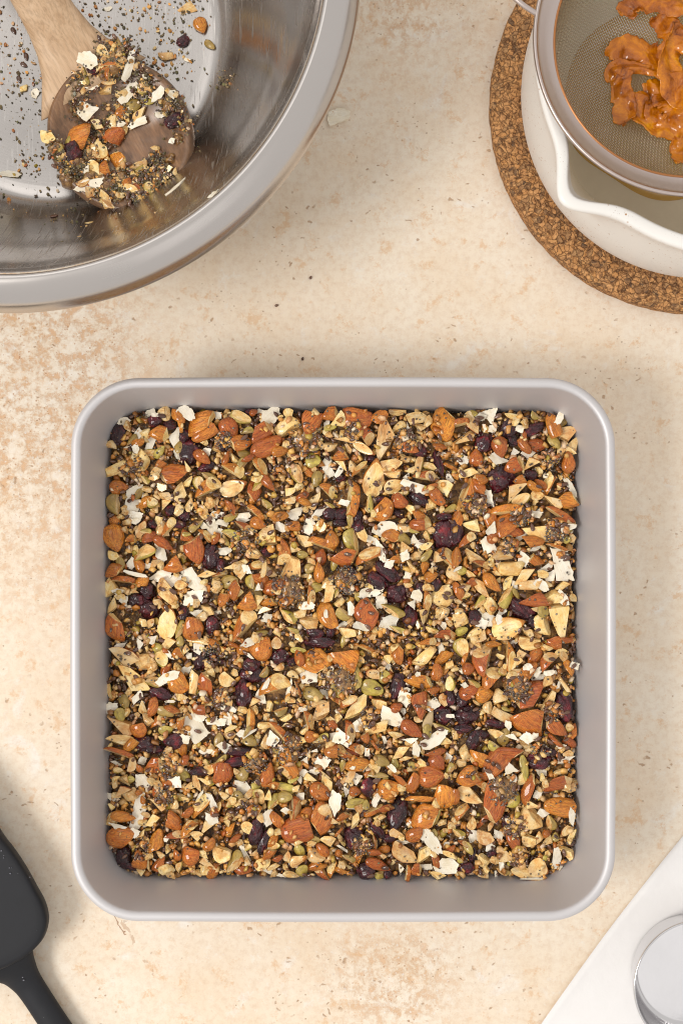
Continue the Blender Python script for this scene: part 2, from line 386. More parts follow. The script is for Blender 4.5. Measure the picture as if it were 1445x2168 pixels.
def smoothprof(pts, k=6):
    """Catmull-Rom through profile points"""
    out = []; n = len(pts)
    for i in range(n - 1):
        p0 = pts[max(i - 1, 0)]; p1 = pts[i]; p2 = pts[i + 1]; p3 = pts[min(i + 2, n - 1)]
        for j in range(k):
            t = j / k
            out.append(tuple(.5 * ((2 * p1[d]) + (-p0[d] + p2[d]) * t + (2 * p0[d] - 5 * p1[d] + 4 * p2[d] - p3[d]) * t * t + (-p0[d] + 3 * p1[d] - 3 * p2[d] + p3[d]) * t ** 3) for d in range(len(p1))))
    out.append(tuple(pts[-1])); return out
def tube(pts, rad, n=8, cap=True):
    V = []; F = []; m = len(pts); pts = [Vector(p) for p in pts]
    up = Vector((0, 0, 1))
    for i, p in enumerate(pts):
        d = (pts[min(i + 1, m - 1)] - pts[max(i - 1, 0)]).normalized()
        s = d.cross(up); s = s.normalized() if s.length > 1e-4 else Vector((1, 0, 0)); u = s.cross(d)
        r = rad[i] if isinstance(rad, (list, tuple)) else rad
        rs, ru = r if isinstance(r, tuple) else (r, r)
        for k in range(n):
            a = 2 * math.pi * k / n; V.append(p + s * rs * math.cos(a) + u * ru * math.sin(a))
    for i in range(m - 1):
        for k in range(n):
            a = i * n + k; b = i * n + (k + 1) % n; F.append((a, a + n, b + n, b))
    if cap: F.append(tuple(range(n))); F.append(tuple(range((m - 1) * n, m * n))[::-1])
    return V, F
def rrect(hx, hy, r, n=14):
    P = []
    for cx, cy, a0 in ((hx - r, hy - r, 0), (-hx + r, hy - r, 90), (-hx + r, -hy + r, 180), (hx - r, -hy + r, 270)):
        for i in range(n + 1):
            a = R(a0 + 90 * i / n); P.append((cx + r * math.cos(a), cy + r * math.sin(a)))
    # straight runs subdivided
    Q = []
    for i, p in enumerate(P):
        q = P[(i + 1) % len(P)]; Q.append(p)
        if i % (n + 1) == n:
            for k in range(1, 8): Q.append((p[0] + (q[0] - p[0]) * k / 8, p[1] + (q[1] - p[1]) * k / 8))
    return Q

# ================================================================== the setting
V = []; F = []
ground = obj('tabletop', mesh('tabletop', [(-1, -1, 0), (1, -1, 0), (1, 1, 0), (-1, 1, 0), (-1, -1, -.02), (1, -1, -.02), (1, 1, -.02), (-1, 1, -.02)],
     [(0, 1, 2, 3), (7, 6, 5, 4), (0, 4, 5, 1), (1, 5, 6, 2), (2, 6, 7, 3), (3, 7, 4, 0)], MT['table'], False), kind='structure')

# ================================================================== baking pan
PX, PY = W(726, 1376, .05)[:2]
def build_pan():
    t = thing('baking_pan', 'square silver-grey metal baking pan full of pressed nut and seed mix', 'baking pan', (PX, PY, 0))
    arc = []
    for k in range(13):
        a = R(180 - 180 * k / 12 - 8); arc.append((.1086 + .0022 * math.cos(a) , .0485 + .0022 * math.sin(a)))
    prof = [(.0010, .0012, .001), (.092, .0012, .012), (.0953, .0020, .014), (.0970, .0042, .016)]
    for k in range(1, 9):
        f = k / 8; prof.append((.0970 + .0088 * f, .0042 + .0415 * f, .016 + .006 * f))
    for (h, z) in arc: prof.append((h + .0002, z, .022 + (h - .105)))
    prof += [(.1107, .0465, .0275), (.1103, .0456, .027), (.1092, .0456, .026), (.1072, .0450, .024), (.1058, .040, .022), (.0985, .0035, .017), (.0965, .0006, .016), (.0012, .0004, .001)]
    V = []; F = []; n = None
    for (h, z, r) in prof:
        Q = rrect(h, h, min(r, h * .99)); n = len(Q)
        for (x, y) in Q:
            b = 1 + .006 * (1 - max(abs(x), abs(y)) ** 0 * (min(abs(x), abs(y)) / max(h, 1e-6)) ** 2) if h > .05 else 1
            V.append((x * b * .9985, y * b * .9985, z + .0001 * math.sin(x * 60 + y * 40)))
    for j in range(len(prof) - 1):
        for i in range(n):
            a = j * n + i; b2 = j * n + (i + 1) % n; F.append((a, b2, b2 + n, a + n))
    obj('pan_shell', mesh('pan_shell', V, F, MT['pan']), t)
    return t
build_pan()

# ================================================================== granola piece meshes (unit size, length along x)
def ellip(nu=14, nv=9, f=None):
    bm = bmesh.new(); bmesh.ops.create_uvsphere(bm, u_segments=nu, v_segments=nv, radius=1)
    for v in bm.verts:
        v.co = Vector(f(v.co.copy())) if f else v.co
    return bm
def almond_shape(p):
    # uv sphere poles lie on z: turn so that the long axis is x
    x, y, z = p.z, p.x, p.y
    w_ = (1 - .30 * x - .10 * x * x)            # pointed towards +x
    if x > 0: w_ *= (1 - .25 * x ** 3)
    return (x * .5, y * .5 * w_ + .012 * math.sin(9 * x), z * .5 * w_)
def cut(bm, co, no):
    g = bm.verts[:] + bm.edges[:] + bm.faces[:]
    r = bmesh.ops.bisect_plane(bm, geom=g, plane_co=co, plane_no=no, clear_outer=True)
    ed = [e for e in r['geom_cut'] if isinstance(e, bmesh.types.BMEdge)]
    if ed:
        f = bmesh.ops.edgeloop_fill(bm, edges=ed, mat_nr=1, use_smooth=False)
def bm2me(bm, name, mats, jitter=0, seed=0):
    if jitter:
        for v in bm.verts:
            nn = noise.noise_vector(v.co * 2.6 + Vector((seed * 3.1, 0, 0)))
            v.co += nn * jitter
    bmesh.ops.recalc_face_normals(bm, faces=bm.faces)
    # normalise to unit extents in x and y
    xs = [v.co.x for v in bm.verts]; ys = [v.co.y for v in bm.verts]; zs = [v.co.z for v in bm.verts]
    cx, cy, cz = (max(xs) + min(xs)) / 2, (max(ys) + min(ys)) / 2, (max(zs) + min(zs)) / 2
    sx, sy = max(xs) - min(xs), max(ys) - min(ys)
    for v in bm.verts: v.co = Vector(((v.co.x - cx) / sx, (v.co.y - cy) / sy, (v.co.z - cz) / max(max(zs) - min(zs), 1e-6)))
    me = bpy.data.meshes.new(name); bm.to_mesh(me); bm.free()
    for m in mats: me.materials.append(m)
    for p in me.polygons: p.use_smooth = (p.material_index == 0)
    return me
rr = random.Random(3)
ALM = []; CRM = []
for i in range(14):     # chunks showing mostly skin
    bm = ellip(18, 11, almond_shape)
    k = i % 7
    if k != 0: cut(bm, (rr.uniform(.0, .28), 0, 0), (1, rr.uniform(-.7, .7), rr.choice((-.4, -.3, -.1, .1, .45))))
    if k in (2, 4, 5, 6): cut(bm, (-rr.uniform(.05, .3), 0, 0), (-1, rr.uniform(-.8, .8), rr.uniform(-.45, .2)))
    if k in (3, 6): cut(bm, (0, rr.choice((-1, 1)) * rr.uniform(.1, .2), 0), (rr.uniform(-.4, .4), rr.choice((-1, 1)), -.3))
    ALM.append(bm2me(bm, 'almond_chunk', [MT['almond'], MT['cream']], .035, i))
for i in range(14):     # pieces with the pale cut face on top
    bm = ellip(16, 9, almond_shape)
    k = i % 7
    cut(bm, (0, 0, rr.uniform(.0, .14)), (rr.uniform(-.25, .25), rr.uniform(-.3, .3), 1))
    if k != 0: cut(bm, (rr.uniform(.02, .3), 0, 0), (1, rr.uniform(-1, 1), rr.uniform(-.1, .3)))
    if k in (2, 3, 5, 6): cut(bm, (-rr.uniform(.05, .3), 0, 0), (-1, rr.uniform(-1, 1), rr.uniform(-.1, .3)))
    if k in (4, 6): cut(bm, (0, .1, 0), (.3, 1, .1))
    CRM.append(bm2me(bm, 'cut_almond', [MT['almond'], MT['cream']], .03, i + 40))
NUT = []                # blanched / bare nut pieces: cream all over
for i in range(12):
    bm = ellip(12, 8, almond_shape)
    for q in range(rr.choice((1, 2, 3, 4))):
        a = rr.uniform(0, 6.28); d = rr.uniform(.08, .26)
        cut(bm, (d * math.cos(a), d * math.sin(a) * .8, 0), (math.cos(a), math.sin(a), rr.uniform(-.2, .5)))
    NUT.append(bm2me(bm, 'nut_piece', [MT['cream'], MT['cream']], .05, i + 70))
CRAN = []
for i in range(7):
    bm = bmesh.new(); bmesh.ops.create_icosphere(bm, subdivisions=4, radius=.5)
    for v in bm.verts:
        p = v.co.copy(); q = p * 3.0 + Vector((i * 5.3, 0, 0)); nrm = p.normalized()
        r1 = 1 - abs(noise.noise(q)) * 2; r2 = 1 - abs(noise.noise(q * 2.1)) * 2
        d = .085 * r1 + .05 * r2 + .12 * noise.noise(p * 2.2 + Vector((i, 9, 1)))
        v.co = p + nrm * d
    CRAN.append(bm2me(bm, 'dried_cranberry', [MT['cran']], 0, i))
def flake(i, n=30, jag=.24, corners=5):
    r0 = random.Random(100 + i)
    ca = sorted(r0.uniform(0, 2 * math.pi) for _ in range(corners)); ca = [a * .35 + (2 * math.pi * k / corners) * .65 for k, a in enumerate(ca)]
    cp = [(math.cos(a) * r0.uniform(.42, .62), math.sin(a) * r0.uniform(.34, .62)) for a in ca]
    out = []
    for k in range(corners):
        a, b = cp[k], cp[(k + 1) % corners]; m = n // corners
        for j in range(m):
            f = j / m; jx, jy = (r0.uniform(-1, 1) * jag * .16 * (1 if j else .2) for _ in range(2))
            out.append((a[0] * (1 - f) + b[0] * f + jx, a[1] * (1 - f) + b[1] * f + jy))
    bend = r0.uniform(.2, 1.3) * r0.choice((1, 1, -1)); tw = r0.uniform(-.5, .5); ph = r0.uniform(0, 3)
    N = len(out); V = []; F = []
    for side in (0, 1):
        for fr in (1, .66, .33):
            for (x, y) in out:
                x2, y2 = x * fr, y * fr
                xx = x2 * math.cos(ph) + y2 * math.sin(ph)
                z = .5 * bend * xx * xx + tw * x2 * y2 + .03 * math.sin(13 * x2 + 7 * y2 + i)
                V.append((x2, y2, z + (.05 if side == 0 else -.05)))
        V.append((0, 0, .05 if side == 0 else -.05))
    T = 3 * N + 1
    for s in (0, 1):
        o = s * T
        for q in range(2):
            for k in range(N):
                a, b = o + q * N + k, o + q * N + (k + 1) % N
                F.append((a, b, b + N, a + N) if s == 0 else (a, a + N, b + N, b))
        for k in range(N):
            a, b = o + 2 * N + k, o + 2 * N + (k + 1) % N
            F.append((a, b, o + 3 * N) if s == 0 else (b, a, o + 3 * N))
    for k in range(N): F.append((k, T + k, T + (k + 1) % N, (k + 1) % N))
    return V, F
COCO = []
for i in range(14):
    V, F = flake(i, corners=[4, 5, 6, 4, 3, 5, 7][i % 7])
    me = mesh('coconut_flake', V, F, MT['coco'], True); COCO.append(me)
    try: me.set_sharp_from_angle(angle=R(50))
    except Exception: pass
def pump_shape(p):
    x, y, z = p.z, p.x, p.y
    w_ = (1 - .28 * x); rim = max(0, 1 - abs(z) * 3) * .06
    return (x * .5, y * (.5 + rim) * w_, z * .5 * (1 - .35 * (y * y + x * x)))
PUMP = []
for i in range(8):
    bm = ellip(16, 10, pump_shape)
    if i in (2, 3, 5, 7): cut(bm, (rr.uniform(-.1, .2), 0, 0), (rr.choice((1, -1)), rr.uniform(-1, 1), .3))
    if i in (4, 7): cut(bm, (0, .05, .15), (.1, .4, 1))
    PUMP.append(bm2me(bm, 'pumpkin_seed', [MT['pump'], MT['cream']], .03, i + 20))
def flax_shape(p):
    x, y, z = p.z, p.x, p.y
    return (x * .5, y * .5 * (1 - .3 * x), z * .5)
FLAX = [bm2me(ellip(10, 7, flax_shape), 'flax_seed', [MT['flax']]), bm2me(ellip(8, 6, flax_shape), 'flax_seed', [MT['flax']])]
SEED = [bm2me(ellip(10, 7, lambda p: (p.z * .5, p.x * .5 * (1 - .45 * p.z), p.y * .5)), 'sunflower_seed', [MT['seed']])]
CHIP = []
for i in range(10):
    bm = bmesh.new(); bmesh.ops.create_icosphere(bm, subdivisions=1, radius=.5)
    for v in bm.verts: v.co *= rr.uniform(.75, 1.15)
    for q in range(2):
        a = rr.uniform(0, 6.28); d = rr.uniform(.12, .3); cut(bm, (d * math.cos(a), d * math.sin(a), 0), (math.cos(a), math.sin(a), rr.uniform(-.4, .6)))
    CHIP.append(bm2me(bm, 'nut_chip', [MT['cream'], MT['cream']]))
    for p in CHIP[-1].polygons: p.use_smooth = False

def template(kind):
    if kind == 'ico':
        bm = bmesh.new(); bmesh.ops.create_icosphere(bm, subdivisions=1, radius=.5)
    elif kind == 'ico2':
        bm = bmesh.new(); bmesh.ops.create_icosphere(bm, subdivisions=2, radius=.5)
    elif kind == 'seed':
        bm = ellip(7, 5, flax_shape)
    else:
        r0 = random.Random(hash(kind) % 97 if False else len(kind) * 7 + ord(kind[-1]))
        bm = bmesh.new()
        if kind in ('chip_b', 'chip_dd'):
            bmesh.ops.create_cube(bm, size=1)
            for v in bm.verts: v.co = Vector((v.co.x * r0.uniform(.3, 1.1), v.co.y * r0.uniform(.4, 1.1), v.co.z * r0.uniform(.5, 1.0)))
        else:
            bmesh.ops.create_icosphere(bm, subdivisions=1, radius=.56)
            for v in bm.verts: v.co *= r0.uniform(.68, 1.12)
    bmesh.ops.triangulate(bm, faces=bm.faces)
    bm.verts.ensure_lookup_table()
    V = np.array([v.co[:] for v in bm.verts]); F = np.array([[v.index for v in f.verts] for f in bm.faces]); bm.free()
    return V, F
def bulk(name, kinds, P, SZ, ROT, mat, parent=None, smooth=True, **props):
    """join many tiny grains into one mesh. P (n,3) SZ (n,3) ROT (n,3 euler)"""
    n = len(P); VV = []; FF = []; off = 0
    idx = np.arange(n) % len(kinds)
    for ki, kd in enumerate(kinds):
        tv, tf = template(kd); sel = np.where(idx == ki)[0]
        if len(sel) == 0: continue
        a, b, c = ROT[sel, 0], ROT[sel, 1], ROT[sel, 2]
        ca, sa, cb, sb, cc, sc_ = np.cos(a), np.sin(a), np.cos(b), np.sin(b), np.cos(c), np.sin(c)
        v = tv[None] * SZ[sel][:, None, :]
        x, y, z = v[..., 0], v[..., 1], v[..., 2]
        y, z = y * ca[:, None] - z * sa[:, None], y * sa[:, None] + z * ca[:, None]
        x, z = x * cb[:, None] + z * sb[:, None], -x * sb[:, None] + z * cb[:, None]
        x, y = x * cc[:, None] - y * sc_[:, None], x * sc_[:, None] + y * cc[:, None]
        v = np.stack([x, y, z], -1) + P[sel][:, None, :]
        f = tf[None] + (np.arange(len(sel)) * len(tv))[:, None, None] + off
        VV.append(v.reshape(-1, 3)); FF.append(f.reshape(-1, 3)); off += len(sel) * len(tv)
    V = np.concatenate(VV); F = np.concatenate(FF)
    me = bpy.data.meshes.new(name); me.vertices.add(len(V)); me.vertices.foreach_set('co', V.ravel())
    me.loops.add(F.size); me.loops.foreach_set('vertex_index', F.ravel().astype(np.int32))
    me.polygons.add(len(F)); me.polygons.foreach_set('loop_start', np.arange(0, F.size, 3, dtype=np.int32))
    me.polygons.foreach_set('use_smooth', np.full(len(F), smooth)); me.materials.append(mat); me.update(calc_edges=True)
    return obj(name, me, parent, **props)

# ================================================================== granola slab: where every larger piece lies (read off the photograph)
T1 = 5.78; T2 = 5.16
DATA = [
(210, 850, T1, dict(
A="970,180,190,130,-70 1240,260,330,230,20 740,390,200,150,-20 490,510,150,80,15 1290,390,290,150,30 730,780,170,100,30 900,890,340,220,180 240,1050,200,150,0 1340,1080,280,200,60",
C="800,160,170,150,-60 145,540,130,110,-40 520,720,260,170,-60 200,820,250,150,10 820,1160,170,110,10 830,1240,160,110,20 985,1130,200,180,-60 770,1045,110,100,0 1070,800,130,80,-40 1075,990,180,90,50",
R="1110,620,300,260,90 680,240,160,150,0 1040,420,150,120,90 230,400,250,180,90 880,1330,150,130,0 1030,1400,140,130,0 1310,800,200,120,20 860,290,150,120,0",
K="250,195,120,110,0 600,100,170,90,20 470,395,150,100,60 625,510,210,100,80 960,410,230,150,60 1070,150,200,140,-40 700,165,90,60,0 400,1270,210,170,80 440,1400,170,120,0 420,1090,200,90,30 940,640,160,50,-70 1300,620,130,100,0 520,1230,170,50,80",
P="200,1250,230,200,-50 1220,1010,170,120,-70 740,620,170,90,50 650,1240,120,120,0 570,960,100,100,0")),
(460, 850, T1, dict(
A="1140,240,290,220,50 540,380,280,160,30 280,510,260,170,170 150,340,250,200,-60 600,560,350,200,20 510,790,220,160,-20 600,980,260,110,-50 1380,120,180,140,0 190,850,240,160,0 110,700,170,70,70 470,1360,190,180,0 750,1400,200,130,-20 1040,1170,150,120,0 1340,1100,170,170,0 440,140,90,80,0 170,1290,200,80,-60",
C="850,310,290,230,180 205,1050,320,180,20 1380,540,160,120,30 1180,1200,220,120,60 860,120,120,110,-30 840,550,130,100,90 910,670,130,110,0 900,1210,140,90,0",
R="380,110,120,90,0 60,540,120,140,0 1380,1380,180,150,0",
K="650,160,260,200,50 510,95,90,80,0 930,1350,250,200,10 300,1400,150,110,0 1370,870,170,120,-60 930,500,90,60,70 1090,820,130,50,-70 1240,1360,230,80,40",
P="290,200,240,130,-20 1100,560,260,80,-5 970,890,230,140,-65 1170,720,170,170,0 490,1030,110,120,0 300,780,170,140,90 330,640,140,90,0 1370,1270,130,50,-15 1380,320,140,70,10")),
(710, 850, T1, dict(
A="250,230,330,260,0 340,420,230,190,-20 540,200,200,150,40 1310,270,340,260,70 880,560,230,150,-45 200,1200,330,270,-60 590,1330,270,190,60 770,1220,180,150,-30 1010,1400,140,120,0 1270,560,150,80,0 1080,930,230,130,20 60,660,170,130,0 290,830,230,90,60 1230,1170,210,130,-50",
C="620,450,510,210,85 130,470,270,110,15 350,580,270,100,-30 1010,200,270,130,0 760,110,200,80,5 40,210,170,190,0 690,770,230,150,20 1040,310,130,110,0 470,930,430,230,80 680,890,220,100,0 890,1310,160,130,0 1160,1260,120,130,0 1330,1070,200,190,0 720,1030,250,160,20 80,790,170,80,-60",
R="1260,750,320,100,-75 1000,1180,270,140,-30 1030,610,160,150,0 90,1380,200,140,0 250,1400,150,150,0 780,1380,150,80,-40 1330,1410,180,80,0 430,700,100,80,0 560,1200,150,80,0 60,930,130,100,0",
K="930,400,240,160,-70 1010,1050,340,140,-20 110,1240,120,80,0 1310,640,100,50,-20 900,920,110,90,0",
P="1030,750,220,110,65 410,1250,200,100,-70 850,1090,90,100,0")),
(960, 850, T2, dict(
A="50,240,200,150,50 500,500,200,150,-80 1080,260,230,130,-70 1260,670,200,130,75 650,700,170,150,0 130,1030,300,240,-75 560,1200,280,200,40 1160,1240,290,140,-10 1240,1080,220,160,0 870,930,150,80,-30 300,860,120,110,0 720,850,130,90,0",
C="200,240,240,120,-55 1230,360,260,150,10 1340,440,190,110,70 1090,660,150,80,25 110,420,240,110,45 650,170,180,60,-10 700,970,270,150,25 1080,1100,200,150,0 920,1020,140,110,0 860,680,170,130,0 740,690,180,60,-80 1260,540,160,70,-30 150,780,200,80,20",
R="330,440,190,200,0 600,320,250,180,90 850,310,270,110,25 530,850,290,270,0 840,810,140,120,0 650,420,120,130,0",
K="450,160,260,180,-20 480,620,200,90,-20 690,530,190,80,50 820,540,170,110,0 350,1040,250,180,-70 710,300,90,100,0 1140,180,120,90,60 1020,970,90,70,0 110,640,120,90,0 420,290,130,80,0 1280,920,200,60,-60 300,170,100,90,0 880,1230,180,80,0",
P="1190,220,100,100,0 740,1080,200,130,35 1100,440,160,100,-50 890,150,90,90,0 210,130,90,70,0 300,1180,110,100,0 790,1270,120,70,0")),
(210, 1100, T1, dict(
A="170,220,300,230,-75 180,620,180,150,0 300,740,250,150,25 850,120,260,110,70 790,290,240,110,-35 1160,370,300,220,90 910,540,220,190,0 190,1330,300,210,90 540,750,140,130,50 1160,1330,260,210,90 620,210,160,130,0 390,230,120,80,0",
C="120,830,230,160,80 520,110,220,100,65 180,440,130,110,0 830,900,330,160,-50 840,1260,380,210,85 1010,800,150,100,0 1320,670,220,80,-5 160,1060,200,100,80 720,1010,110,70,0 630,1260,120,80,50 215,1270,90,60,0 1330,1110,150,110,0 540,1260,90,100,0",
R="590,880,200,180,80 600,1110,240,230,0 1350,450,300,230,80 1380,1300,150,220,0 1030,1140,170,120,90 470,1000,200,180,0 650,60,100,110,0 980,60,150,90,0",
K="740,430,250,120,90 400,520,150,140,50 760,690,280,120,10 880,750,270,120,25 1160,740,250,200,-60 1140,950,300,180,15 1360,90,160,200,0 450,660,220,60,-15 600,560,140,80,0 1240,180,110,60,60 1180,1130,150,110,0 230,880,120,80,0 430,20,120,60,0 1015,640,130,35,90",
P="570,400,240,180,0 265,530,130,90,-60 585,150,110,90,30 995,1340,210,100,85 340,1400,80,70,0 1070,180,100,50,0")),
(460, 1100, T1, dict(
A="780,400,250,200,-60 700,830,260,170,10 1280,300,270,230,20 1400,240,150,190,0 370,990,230,220,0 500,50,180,130,-20 320,100,210,110,-15 1250,650,210,120,80 1130,930,210,130,-60 1340,1180,300,190,-60 340,1310,370,200,75 620,1010,190,100,0 930,80,130,110,0 840,1010,170,110,0 80,970,180,110,50",
C="630,220,290,230,50 900,650,360,210,75 985,900,240,140,-70 1070,260,190,150,0 1280,80,130,130,0 460,430,200,130,-35 430,150,110,80,0 280,675,150,130,0 250,900,130,90,0 570,600,200,60,85 950,350,130,90,0 1010,1150,150,110,0 1130,1270,220,150,0 160,590,180,80,30 300,530,130,90,0 590,1110,170,90,0 1370,900,200,170,25 720,880,130,80,0",
R="40,560,150,100,90 1200,1390,200,130,0 1390,1370,110,150,0 620,400,160,100,0",
K="360,600,160,80,-60 530,820,130,100,30 1110,1060,140,100,0 80,380,130,110,0 600,1200,150,110,0 1110,120,130,110,0 60,40,150,80,0 300,10,150,50,0 1200,490,80,60,0 1330,1150,50,90,0",
P="170,190,200,150,10 360,260,230,90,-45 150,760,200,150,10 415,760,150,130,-50 1040,430,120,90,0 880,1190,180,160,0 920,1360,140,80,0 1130,600,120,110,0 1220,830,140,110,0 540,1390,140,70,20")),
(710, 1100, T1, dict(
A="110,450,280,220,-20 400,460,290,200,60 1370,480,230,230,0 370,1150,300,270,60 1100,980,200,130,-60 1000,60,170,130,0 720,480,160,90,0 1160,700,140,120,0 1330,1400,230,90,0",
C="840,100,160,130,-40 1320,930,270,240,60 150,1380,200,120,0 1310,1150,160,120,80 1270,450,130,120,0 50,1010,120,110,0 860,340,130,130,0 1110,320,150,80,30 1090,1180,200,120,90 890,800,90,60,10",
R="640,630,330,160,-40 520,750,260,170,-35 760,920,260,250,-20 920,1190,280,180,80 1330,180,340,270,90 270,70,140,180,0 190,700,260,150,90 60,40,170,90,0 1230,800,170,130,90 1040,850,120,140,0 30,700,90,120,0",
K="640,110,220,170,-10 430,240,220,110,-25 550,400,250,110,-70 650,530,130,110,0 990,240,160,130,30 1050,290,130,100,20 990,920,130,130,50 500,890,190,90,30 540,990,150,170,0 660,1260,190,150,10 80,1290,150,80,30 310,1310,180,90,-20 1320,1300,70,90,0 840,1380,50,80,0",
P="220,270,290,200,-50 700,1120,280,130,-10 1110,440,170,80,45 120,1160,220,140,-10 760,1350,180,90,0 20,880,60,140,0 1110,190,80,100,0 960,140,110,50,0")),
(960, 1100, T2, dict(
A="570,50,270,180,30 150,240,190,110,60 400,690,210,120,-60 860,240,210,110,0 1200,30,230,90,0 870,870,280,140,-5 290,490,160,80,0 430,200,120,120,0 30,420,200,100,90 50,780,180,110,90 190,680,120,100,0 1120,300,210,80,0",
C="1000,150,420,220,-35 570,340,250,190,60 620,530,260,170,-10 190,60,170,130,0 220,410,210,110,-20 310,750,230,100,-45 770,610,240,130,20 830,710,230,120,-5 1060,880,230,200,50 1180,1120,370,200,-75 980,1150,230,180,-40 600,1180,330,220,20 80,1090,160,150,0 410,950,190,120,-60 790,1230,150,120,0 1190,720,150,90,0 170,600,130,60,-30 580,170,110,70,0 900,980,100,70,0",
R="30,140,270,180,90 740,990,300,180,-35 860,1120,100,130,0 230,1070,130,150,0",
K="1190,510,350,210,-65 390,300,190,150,-70 400,110,150,80,60 380,1080,220,160,-30 320,1140,140,110,-20 1050,620,140,90,40 1010,530,150,80,30 730,180,170,80,45 670,710,120,60,-70 1190,860,180,100,-55 1240,90,150,70,15 760,440,160,110,90 530,1010,120,60,30 950,720,150,100,-40 30,540,80,30,30 900,320,120,50,20",
P="570,840,240,130,75 290,900,150,90,75 90,560,100,90,0 740,30,130,100,0 130,830,100,70,0 680,810,120,50,-60 1230,220,80,80,0")),
(210, 1350, T1, dict(
A="960,560,230,210,-50 1300,570,250,160,85 650,850,210,150,50 490,1130,190,170,30 1390,80,110,120,60 900,870,180,70,-30 1230,880,150,110,0 960,190,130,120,0 240,1400,320,120,0 1000,1040,150,80,70",
C="300,240,370,200,-20 400,520,450,200,-40 250,1090,310,220,-5 570,290,250,170,0 1150,550,280,120,75 840,70,200,150,0 1200,30,280,80,-15 600,460,160,80,30 1020,720,120,90,0 250,1260,300,120,0 1350,330,120,80,0 230,310,120,60,-30 580,1010,150,100,-40 650,330,120,150,0 1060,150,90,120,0",
R="740,690,270,150,-20 1230,280,180,230,0 540,1290,270,190,-10 910,1270,220,180,20 690,1370,220,100,0 1390,220,90,130,0 1340,870,80,80,0",
K="1200,1140,370,300,-60 160,875,170,150,0 480,80,110,130,0 830,490,240,110,25 1210,120,110,130,0 1390,1020,150,110,0 240,100,170,60,10 1100,230,80,80,0 400,740,150,90,0 1230,990,130,80,0 1300,1400,130,80,0 850,200,150,60,-50 860,780,100,30,0",
P="750,260,190,170,-60 680,550,170,150,-50 810,910,200,110,-20 710,120,110,100,0 990,40,120,90,85 110,650,190,60,90")),
(460, 1350, T1, dict(
A="550,130,270,240,60 1200,280,330,260,-35 700,620,310,260,60 400,1010,220,160,-60 750,1150,270,170,-20 1110,1010,200,140,-40 1150,1210,140,130,0 290,40,130,90,0 200,90,130,50,-20 850,1400,200,120,-40 1390,1390,150,130,0 980,620,180,60,-55 1410,1060,100,100,0",
C="120,510,190,170,0 970,1280,270,150,0 930,460,140,90,-40 720,60,120,140,0 1270,900,250,180,80 1350,380,150,70,20 460,790,130,110,0 590,1070,180,80,5 870,1070,150,50,-5 1060,1140,100,90,0 840,980,140,90,0 110,750,200,130,90 1410,1000,90,80,0 1250,800,180,80,5 580,1270,170,90,90 1090,840,100,40,0",
R="310,690,330,210,85 420,340,200,170,0 770,240,200,180,0 1230,60,390,140,0 420,470,300,200,0 330,1400,380,110,0 920,300,130,100,0 60,300,100,60,0 600,530,120,100,0",
K="1110,470,200,170,-50 530,740,180,90,-60 130,1000,130,110,80 670,1240,130,170,0 875,640,250,50,75 600,560,160,50,60 1420,480,110,130,0 1410,1220,100,150,0 1040,890,100,60,0 290,1180,110,90,0 390,1170,170,40,30 390,220,110,40,-40 1310,680,110,60,-40 390,430,80,40,0 40,1040,130,90,0 1220,1390,150,40,10",
P="1170,690,230,150,-15 400,1260,170,130,-30 990,155,180,70,0 570,420,110,130,0 780,890,150,110,50 1270,1240,190,110,50 1310,470,150,90,0 1420,650,170,100,90 710,1390,160,90,0 170,1110,150,70,10")),
(710, 1350, T1, dict(
A="120,240,330,270,-40 1020,520,310,160,-15 1010,820,300,180,80 760,200,220,120,80 150,1150,230,180,-50 930,1120,260,150,-35 1120,70,200,100,25 160,790,190,140,60 1190,650,140,90,20 370,130,180,90,0 50,1370,150,120,0 1210,1400,230,100,0 480,1310,130,80,-25 1240,420,120,180,0 360,1220,100,120,0 740,860,130,110,0",
C="280,860,380,160,50 1100,230,300,130,45 460,440,170,110,-15 540,830,170,160,0 500,1100,280,130,10 800,1390,230,120,20 1350,1260,140,100,0 650,270,110,100,0 460,940,150,110,0 1390,340,110,120,0 20,1010,110,150,0 1010,1000,100,70,0 1310,760,150,90,-60 940,1290,170,100,0 740,1200,180,70,-10",
R="760,600,310,160,80 1390,740,150,200,0 1310,950,220,220,0 180,560,120,100,0",
K="690,970,310,180,-35 1190,1240,290,180,30 1200,810,190,130,35 60,460,200,130,0 850,740,150,170,0 50,1210,160,170,0 920,1240,160,90,0 1410,950,110,60,0 320,1050,150,110,-40 1010,440,70,60,0 870,640,80,60,0 830,910,60,80,0 1290,170,90,150,0 600,1260,100,50,-60 1375,240,70,80,0 640,360,70,80,0",
P="240,480,250,170,-60 450,620,250,190,-20 60,630,150,180,0 600,480,150,150,0 1290,1110,210,90,-10 1050,1330,200,100,-60 920,110,100,60,0 1400,560,110,160,0", S="1140,1010,260,110,70")),
(960, 1350, T2, dict(
A="350,235,280,260,120 430,460,210,220,0 820,620,320,250,190 830,900,350,290,-30 1100,970,250,140,130 160,600,180,150,0 330,620,180,160,0 750,410,330,140,30 1040,270,170,180,0 600,220,300,130,-70 160,340,120,120,0 560,1250,330,100,0 1250,330,160,110,90 430,70,150,60,0 1230,30,120,60,0",
C="550,860,260,130,-40 680,280,120,130,0 820,60,230,140,0 450,1050,160,90,-10 700,360,130,50,0 1040,700,230,90,65 1020,480,110,120,0 1210,520,180,50,-60 790,1180,120,90,0 510,640,150,150,0 870,1200,180,60,20 740,190,100,110,0 380,770,120,110,-50 560,310,60,60,0",
R="1200,760,320,200,-75 90,660,200,130,90 140,850,280,200,0 220,1130,230,150,70 460,940,200,80,-10 310,1060,150,90,0 1040,1260,150,90,0 100,1000,200,100,0",
